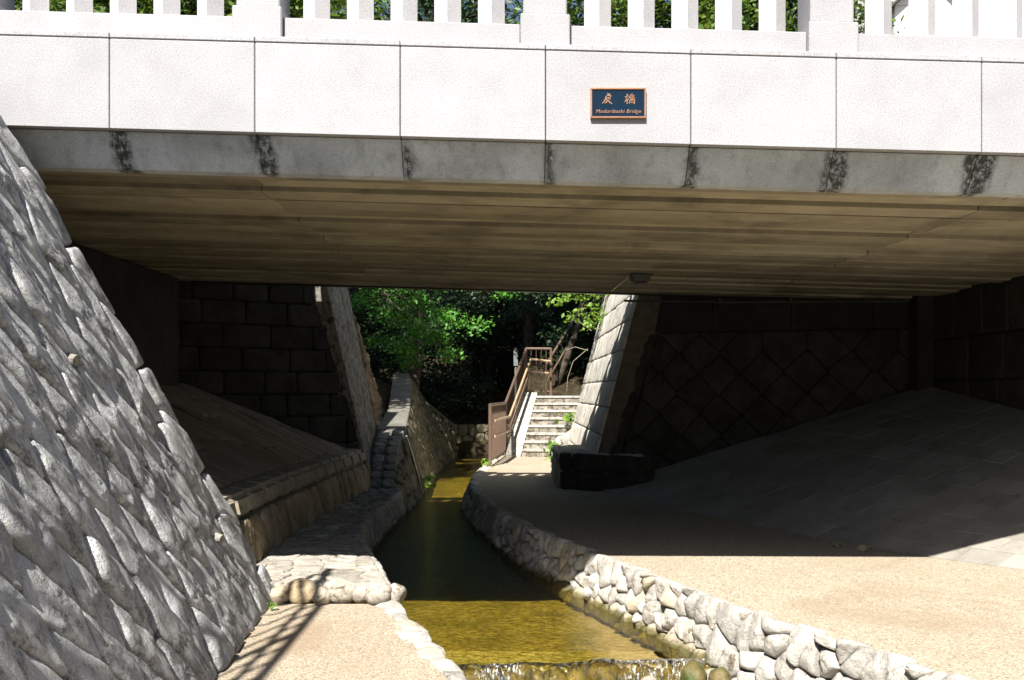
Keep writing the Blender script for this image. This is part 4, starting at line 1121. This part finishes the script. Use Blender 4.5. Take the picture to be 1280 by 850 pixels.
# ================================================================== VEGETATION
def leaves(name, centers, per, spread, size, mat, parent, flat=.55, seed=1, droop=0.0):
    rg = np.random.default_rng(seed)
    C = np.repeat(np.asarray(centers, float), per, 0); n = len(C)
    P = C + rg.normal(0, 1, (n, 3)) * np.array([spread, spread, spread * flat])
    nrm = rg.normal(0, 1, (n, 3)) * .55 + np.array([-.1, -.35, .75]); nrm /= np.linalg.norm(nrm, axis=1)[:, None]
    a = rg.normal(0, 1, (n, 3)); a[:, 2] -= droop
    a -= nrm * (a * nrm).sum(1)[:, None]; a /= np.linalg.norm(a, axis=1)[:, None] + 1e-9
    b = np.cross(nrm, a); s = size * rg.uniform(.45, 1.45, n)[:, None]
    V = np.stack([P - a * s * .5, P + b * s * .27 + nrm * s * .06, P + a * s * .5, P - b * s * .27 + nrm * s * .06], 1).reshape(-1, 3)
    me = bpy.data.meshes.new(name); c = V.mean(0); V = V - c
    me.vertices.add(4 * n); me.vertices.foreach_set('co', V.ravel())
    me.loops.add(6 * n); me.polygons.add(2 * n)
    base = np.arange(n)[:, None] * 4
    idx = (base + np.array([[0, 1, 2, 0, 2, 3]])).ravel()
    me.loops.foreach_set('vertex_index', idx.astype(np.int32)); me.polygons.foreach_set('loop_start', (np.arange(2 * n) * 3).astype(np.int32))
    me.update(calc_edges=True); me.materials.append(mat)
    o = bpy.data.objects.new(name, me); place(o, tuple(c), parent); o['kind'] = 'stuff'; return o
def tree(label, base, top, crown_c, crown_r, nl, per, spread, size, mat, cat='tree', name='tree', r0=.16, seed=1, group='trees behind the bridge', hollow=.35):
    rg = random.Random(seed)
    t = empty(name, base, label, cat, group)
    B = Vector(base); T = Vector(top); pts = []
    for i in range(7):
        k = i / 6; pts.append(B.lerp(T, k) + Vector((.25 * math.sin(k * 3 + seed), .2 * math.sin(k * 4 + seed * 2), 0)) * k * (1 - k * .5))
    parts = [tube([pts[0] - Vector((0, 0, .3))] + pts, [r0 * 1.25] + [r0 * (1 - .75 * i / 6) for i in range(7)], 8)]
    cs = []
    C = Vector(crown_c)
    for i in range(nl):
        while True:
            d = Vector((rg.uniform(-1, 1), rg.uniform(-1, 1), rg.uniform(-1, 1)))
            if hollow < d.length < 1: break
        e = C + Vector((d.x * crown_r[0], d.y * crown_r[1], d.z * crown_r[2]))
        cs.append(e)
        if i % 3 == 0:
            s = pts[rg.randint(3, 6)]; m = s.lerp(e, .5) + Vector((rg.uniform(-.2, .2), rg.uniform(-.2, .2), rg.uniform(0, .3)))
            parts.append(tube([s, m, e], [r0 * .30, r0 * .18, r0 * .05], 5))
    V, F = join(parts); mesh('trunk', V, F, MT['bark'], t, smooth=True)
    leaves('crown', cs, per, spread, size, mat, t, seed=seed)
    return t
tree('bright green maple with low branches over the wall beyond the bridge', (-5.2, 26.5, 2.6), (-3.6, 26.0, 6.0), (-3.0, 24.9, 4.5), (3.2, 1.2, 2.3), 62, 170, .20, .105, MT['maple'], seed=3, r0=.13)
tree('maple spreading deeper over the stream behind the first one', (-6.2, 31.0, 2.9), (-4.4, 30.0, 6.5), (-1.4, 29.3, 6.2), (4.2, 2.0, 2.0), 110, 100, .32, .12, MT['dark_leaf'], seed=5, r0=.14)
# tree on the near side of the rising wall: it shades the coping below
tree('dense tree on the bank just behind the bridge shading the rising wall', (-7.4, 18.2, g), (-6.6, 17.8, 10.0), (-6.1, 17.6, 9.3), (2.7, 2.4, 2.6), 170, 110, .42, .17, MT['cherry'], seed=17, r0=.2, hollow=0.0)
# row of trees over the parapet
for i, (x, y, cx, cz, rx, m, l) in enumerate((
    (-11.5, 22.5, -11.0, 10.4, 3.4, 'cherry', 'broad cherry tree showing through the balusters at the far left of the parapet'),
    (-6.6, 23.5, -6.4, 10.2, 3.2, 'cherry', 'cherry tree with brownish young leaves seen between the left posts of the parapet'),
    (-2.9, 27.5, -1.9, 10.8, 3.2, 'dark_leaf', 'dark evergreen tree filling the parapet gaps above the opening'),
    (3.1, 23.5, 3.0, 10.4, 2.9, 'cherry', 'light green cherry tree behind the parapet above the name plaque'),
    (6.6, 23.0, 6.1, 10.3, 2.6, 'cherry', 'cherry tree behind the rightmost leafy gaps of the parapet'),
    (.6, 34.0, .3, 11.5, 4.0, 'dark_leaf', 'tall dark evergreen behind the stairs, upper crown over the bridge'))):
    zb = g - .1 if abs(x) > 3.05 else terr(x, y)
    tree(l, (x, y, zb), (cx, y, cz + 1.2), (cx, y + .3, cz), (rx, 2.1, 2.9), 210, 95, .38, .17, MT[m], seed=20 + i, r0=.2)
# dark canopy and undergrowth behind the opening
for i, (x, y, rx, rz, zc, l) in enumerate((
    (-5.6, 33.0, 3.0, 2.4, 4.6, 'dark leafy tree on the left of the hollow behind the stream'), (-1.0, 36.5, 3.2, 2.6, 4.4, 'dark leafy tree closing the middle of the hollow'),
    (3.6, 33.5, 3.0, 2.6, 5.6, 'dark leafy tree above the upper stairs'), (6.5, 37.5, 3.4, 3.0, 5.8, 'dark leafy tree at the far right behind the stairs'), (-9.5, 36, 3.5, 3.0, 6.0, 'dark leafy tree at the far left behind the maples'),
    (.5, 41.0, 4.5, 3.4, 6.2, 'large dark tree at the back of the hollow'), (-6.0, 42, 4.5, 3.4, 6.2, 'large dark tree farthest back on the left'))):
    zb = terr(x, y) if -6.4 < x < 3.1 else g - .1
    tree(l, (x, y, zb), (x + .4, y, zc + 1.0), (x, y, zc), (rx, 1.8, rz), 110, 80, .42, .20, MT['dark_leaf'], seed=50 + i, r0=.17)
for i, (x, y, rx, rz, l) in enumerate(((-4.4, 29.4, 1.3, 1.0, 'dark shrub under the maples by the rising wall'), (-2.4, 33.0, 1.5, 1.1, 'dark shrub behind the low bend wall'), (.9, 34.2, 1.2, 1.2, 'dark shrub behind the sign post'),
    (2.2, 30.4, .8, .9, 'dark shrub beside the upper stair railing'), (-.4, 38.0, 2.2, 1.5, 'wide dark shrub at the back of the hollow'))):
    zb = terr(x, y); t = empty('shrub', (x, y, zb), l, 'shrub', 'shrubs behind the stream')
    rg = random.Random(90 + i)
    cs = [(x + rg.uniform(-1, 1) * rx, y + rg.uniform(-.6, .6) * rx, zb + rg.uniform(.1, 1) * rz * 1.5) for _ in range(40)]
    V, F = join([tube([(x, y, zb - .1), tuple(lerp(a, b, .5) for a, b in zip((x, y, zb), c)), c], [.03, .02, .008], 5) for c in cs[:9]])
    mesh('stems', V, F, MT['bark'], t); leaves('foliage', cs, 70, .26, .13, MT['dark_leaf'], t, seed=90 + i)
# dense hedge closing the back of the hollow
hg = empty('hedge', (-1, 46, g), 'tall dense dark hedge closing the back of the hollow behind all the trees', 'hedge')
rg = random.Random(77)
leaves('foliage', [(rg.uniform(-16, 14), 46 + rg.uniform(-.8, .8), rg.uniform(2.6, 9.5)) for _ in range(420)], 60, .5, .34, MT['dark_leaf'], hg, seed=77)
V, F = join([tube([(x, 46.3, 3.5), (x + .2, 46.2, 9.0)], [.12, .05], 6) for x in np.arange(-15, 14, 1.5)])
mesh('stems', V, F, MT['bark'], hg)
V, F = [], []
for i in range(31):
    x = -16 + i
    V += [(x, 46.6 + .3 * noise.noise(Vector((x, 0, 0))), 2.5), (x, 46.6 + .3 * noise.noise(Vector((x, 9, 0))), 8.6 + noise.noise(Vector((x * .7, 3, 0)))), (x, 47.6, 8.4), (x, 47.6, 2.5)]
for i in range(30):
    for k in range(4): F.append((i * 4 + k, i * 4 + (k + 1) % 4, i * 4 + 4 + (k + 1) % 4, i * 4 + 4 + k))
mesh('dark_core', V, F, MT['soil'], hg)  # solid dark core, added to stop sky showing through the leaves
# sunlit spray of leaves hanging over the ashlar wall
sp = empty('young_cherry', (3.1, 21.5, g), 'young cherry with bright leaf spray hanging over the sunlit ashlar wall', 'tree')
tips = []
parts = [tube([(3.1, 21.5, g - .1), (2.9, 21.4, 4.6), (2.5, 21.2, 5.0)], [.06, .045, .03], 6)]
rg = random.Random(4)
for e in ((1.05, 21.0, 3.55), (1.35, 20.8, 3.25), (1.6, 20.9, 3.0), (1.75, 21.0, 3.5), (1.3, 21.2, 3.75), (1.9, 20.8, 3.3), (1.65, 21.0, 3.85), (2.0, 21.1, 3.8)):
    m = Vector((2.3, 21.2, 4.6)).lerp(Vector(e), .5) + Vector((0, 0, .25))
    parts.append(tube([(2.5, 21.2, 5.0), m, e], [.02, .012, .004], 5))
    for k in range(3): tips.append(tuple(Vector(e) + Vector((rg.uniform(-.14, .14), rg.uniform(-.12, .12), rg.uniform(-.12, .18)))))
V, F = join(parts); mesh('trunk', V, F, MT['bark'], sp, smooth=True)
leaves('leaf_spray', tips, 16, .11, .12, MT['bright_leaf'], sp, seed=11, droop=.6)
# bare trunk and twigs behind the stairs
bt = empty('leaning_trunk', (1.3, 29.2, 1.6), 'leaning dark trunk with pale bare twigs behind the stair landing', 'tree')
V, F = tube([(1.25, 29.2, 1.5), (1.7, 29.3, 2.7), (2.3, 29.4, 4.4)], [.14, .11, .07], 7); mesh('trunk', V, F, MT['bark'], bt, smooth=True)
for P in (((2.1, 26.6, 2.75), (1.75, 26.6, 2.85), (1.45, 26.7, 2.75), (1.3, 26.7, 2.45)), ((2.1, 26.6, 2.8), (1.7, 26.7, 2.45), (1.55, 26.7, 2.0), (1.52, 26.7, 1.6)), ((2.2, 26.6, 3.3), (1.8, 26.6, 3.6), (1.55, 26.6, 3.55))):
    mesh('twig', *tube(P, [.010, .008, .006, .004][:len(P)], 5), MT['twig'], bt)
# small weeds
for i, (x, y, z, h, n_, l) in enumerate(((-1.94, 7.75, ZL, .07, 9, 'small green weed at the foot of the battered wall'), (1.02, 23.5, .0, .35, 30, 'green weed growing at the foot of the stairs'),
    (1.42, 24.5, .75, .35, 26, 'weed sprouting halfway up the stairs by the wall'), (.92, 20.6, 0, .22, 24, 'weed along the path edge below the pale rocks'), (-1.72, 19.0, -.38, .3, 22, 'weed at the waterline of the rising coping wall'), (-.52, 20.4, .0, .2, 14, 'weed at the foot of the first railing post'))):
    w = empty('weed', (x, y, z), l, 'weed', 'weeds')
    rg = random.Random(i)
    V, F = join([tube([(x, y, z), (x + rg.uniform(-.4, .4) * h, y + rg.uniform(-.4, .4) * h, z + h * rg.uniform(.5, 1))], [.004, .002], 4) for _ in range(5)])
    mesh('stem', V, F, MT['maple'], w)
    leaves('leaves', [(x + rg.uniform(-.4, .4) * h, y + rg.uniform(-.4, .4) * h, z + h * rg.uniform(.3, .9)) for _ in range(n_ // 3 + 1)], 4, h * .25, h * .5, MT['bright_leaf'], w, seed=i)
# scattered dead leaves on the path edge
dl = empty('dead_leaf_heap', (2.95, 9.7, 0), 'few dead brown leaves lying at the foot of the slab bank', 'leaves')
leaves('leaf', [(3.42, 9.86, .02), (3.5, 9.72, .02), (3.36, 9.95, .02), (3.56, 9.7, .03)], 3, .05, .09, MT['retain'], dl, flat=.08, seed=8)

# ================================================================== HOUSES ABOVE THE PARAPET
hs = empty('gabled_house', (17.3, 41, g), 'white gabled house showing between the right-hand balusters', 'house')
box('wall', (15.95, 40, g - .1), (18.65, 47, 17.7), MT['white_wall'], hs, .02)
V, F = fixnormals([Vector(p) for p in ((15.95, 40, 17.71), (18.65, 40, 17.71), (17.3, 40, 18.95), (15.95, 47, 17.71), (18.65, 47, 17.71), (17.3, 47, 18.95))], [(0, 1, 2), (3, 4, 5), (0, 1, 4, 3), (1, 2, 5, 4), (2, 0, 3, 5)])
mesh('gable', V, F, MT['white_wall'], hs)
for s in (-1, 1):
    P = [(17.3, 39.6, 19.0), (17.3 + s * 1.75, 39.6, 17.38), (17.3 + s * 1.75, 47.3, 17.38), (17.3, 47.3, 19.0)]
    mesh('roof', *hexa(P + [(x, y, z + .14) for x, y, z in P], .01), MT['roof_dark'], hs)
box('eave_board', (18.66, 39.7, 17.2), (19.0, 46, 17.34), MT['concrete'], hs, .01)
box('vent', (16.5, 39.97, 17.35), (16.65, 39.999, 17.5), MT['concrete'], hs, .004)
for z in (6.0, 9.0, 12.0):
    for x in (16.4, 17.6):
        w = box('window', (x, 39.96, z), (x + .8, 39.995, z + 1.2), MT['glass'], hs, .01); box('sill', (x - .05, 39.9, z - .08), (x + .85, 39.99, z - .01), MT['concrete'], w, .01)
ap = empty('sky_fill_block', (26, 58, g), 'broad white block added in place of bright sky, filling the gaps at the right end of the parapet', 'building')  # white block added where bright sky fills the baluster gaps
box('wall', (20.6, 56, g - .1), (40, 66, 30), MT['white_wall'], ap, .02)
for z in range(6):
    for x in range(5):
        if z >= 3: continue
        w = box('window', (22 + x * 3.4, 55.95, 6 + z * 3.4), (23.6 + x * 3.4, 55.99, 7.5 + z * 3.4), MT['glass'], ap, .01)
lh = empty('shed_house', (19.6, 42, g), 'low annex with brown sheet gable beside the white gabled house', 'house')
box('wall', (18.9, 42, g - .1), (20.9, 46, 15.6), MT['white_wall'], lh, .02)
V, F = fixnormals([Vector(p) for p in ((18.75, 41.9, 15.61), (19.95, 41.9, 15.61), (19.95, 41.9, 17.1), (18.75, 46, 15.61), (19.95, 46, 15.61), (19.95, 46, 17.1))], [(0, 1, 2), (3, 4, 5), (0, 1, 4, 3), (1, 2, 5, 4), (2, 0, 3, 5)])
mesh('roof', V, F, MT['roof_brown'], lh)
br = empty('balcony_rail', (20.7, 42, 15.6), 'thin dark balcony rail on the annex roof at the far right', 'railing')
mesh('post', *tube([(20.85, 42, 15.6), (20.85, 42, 17.05)], .06), MT['rail'], br)
mesh('rail', *tube([(20.7, 42, 17.02), (21.6, 42, 17.07)], .06), MT['rail'], br)
for k in range(3): mesh('railing_bar', *tube([(21.05 + k * .22, 42, 15.6), (21.05 + k * .22, 42, 17.02)], .015, 5), MT['rail'], br)
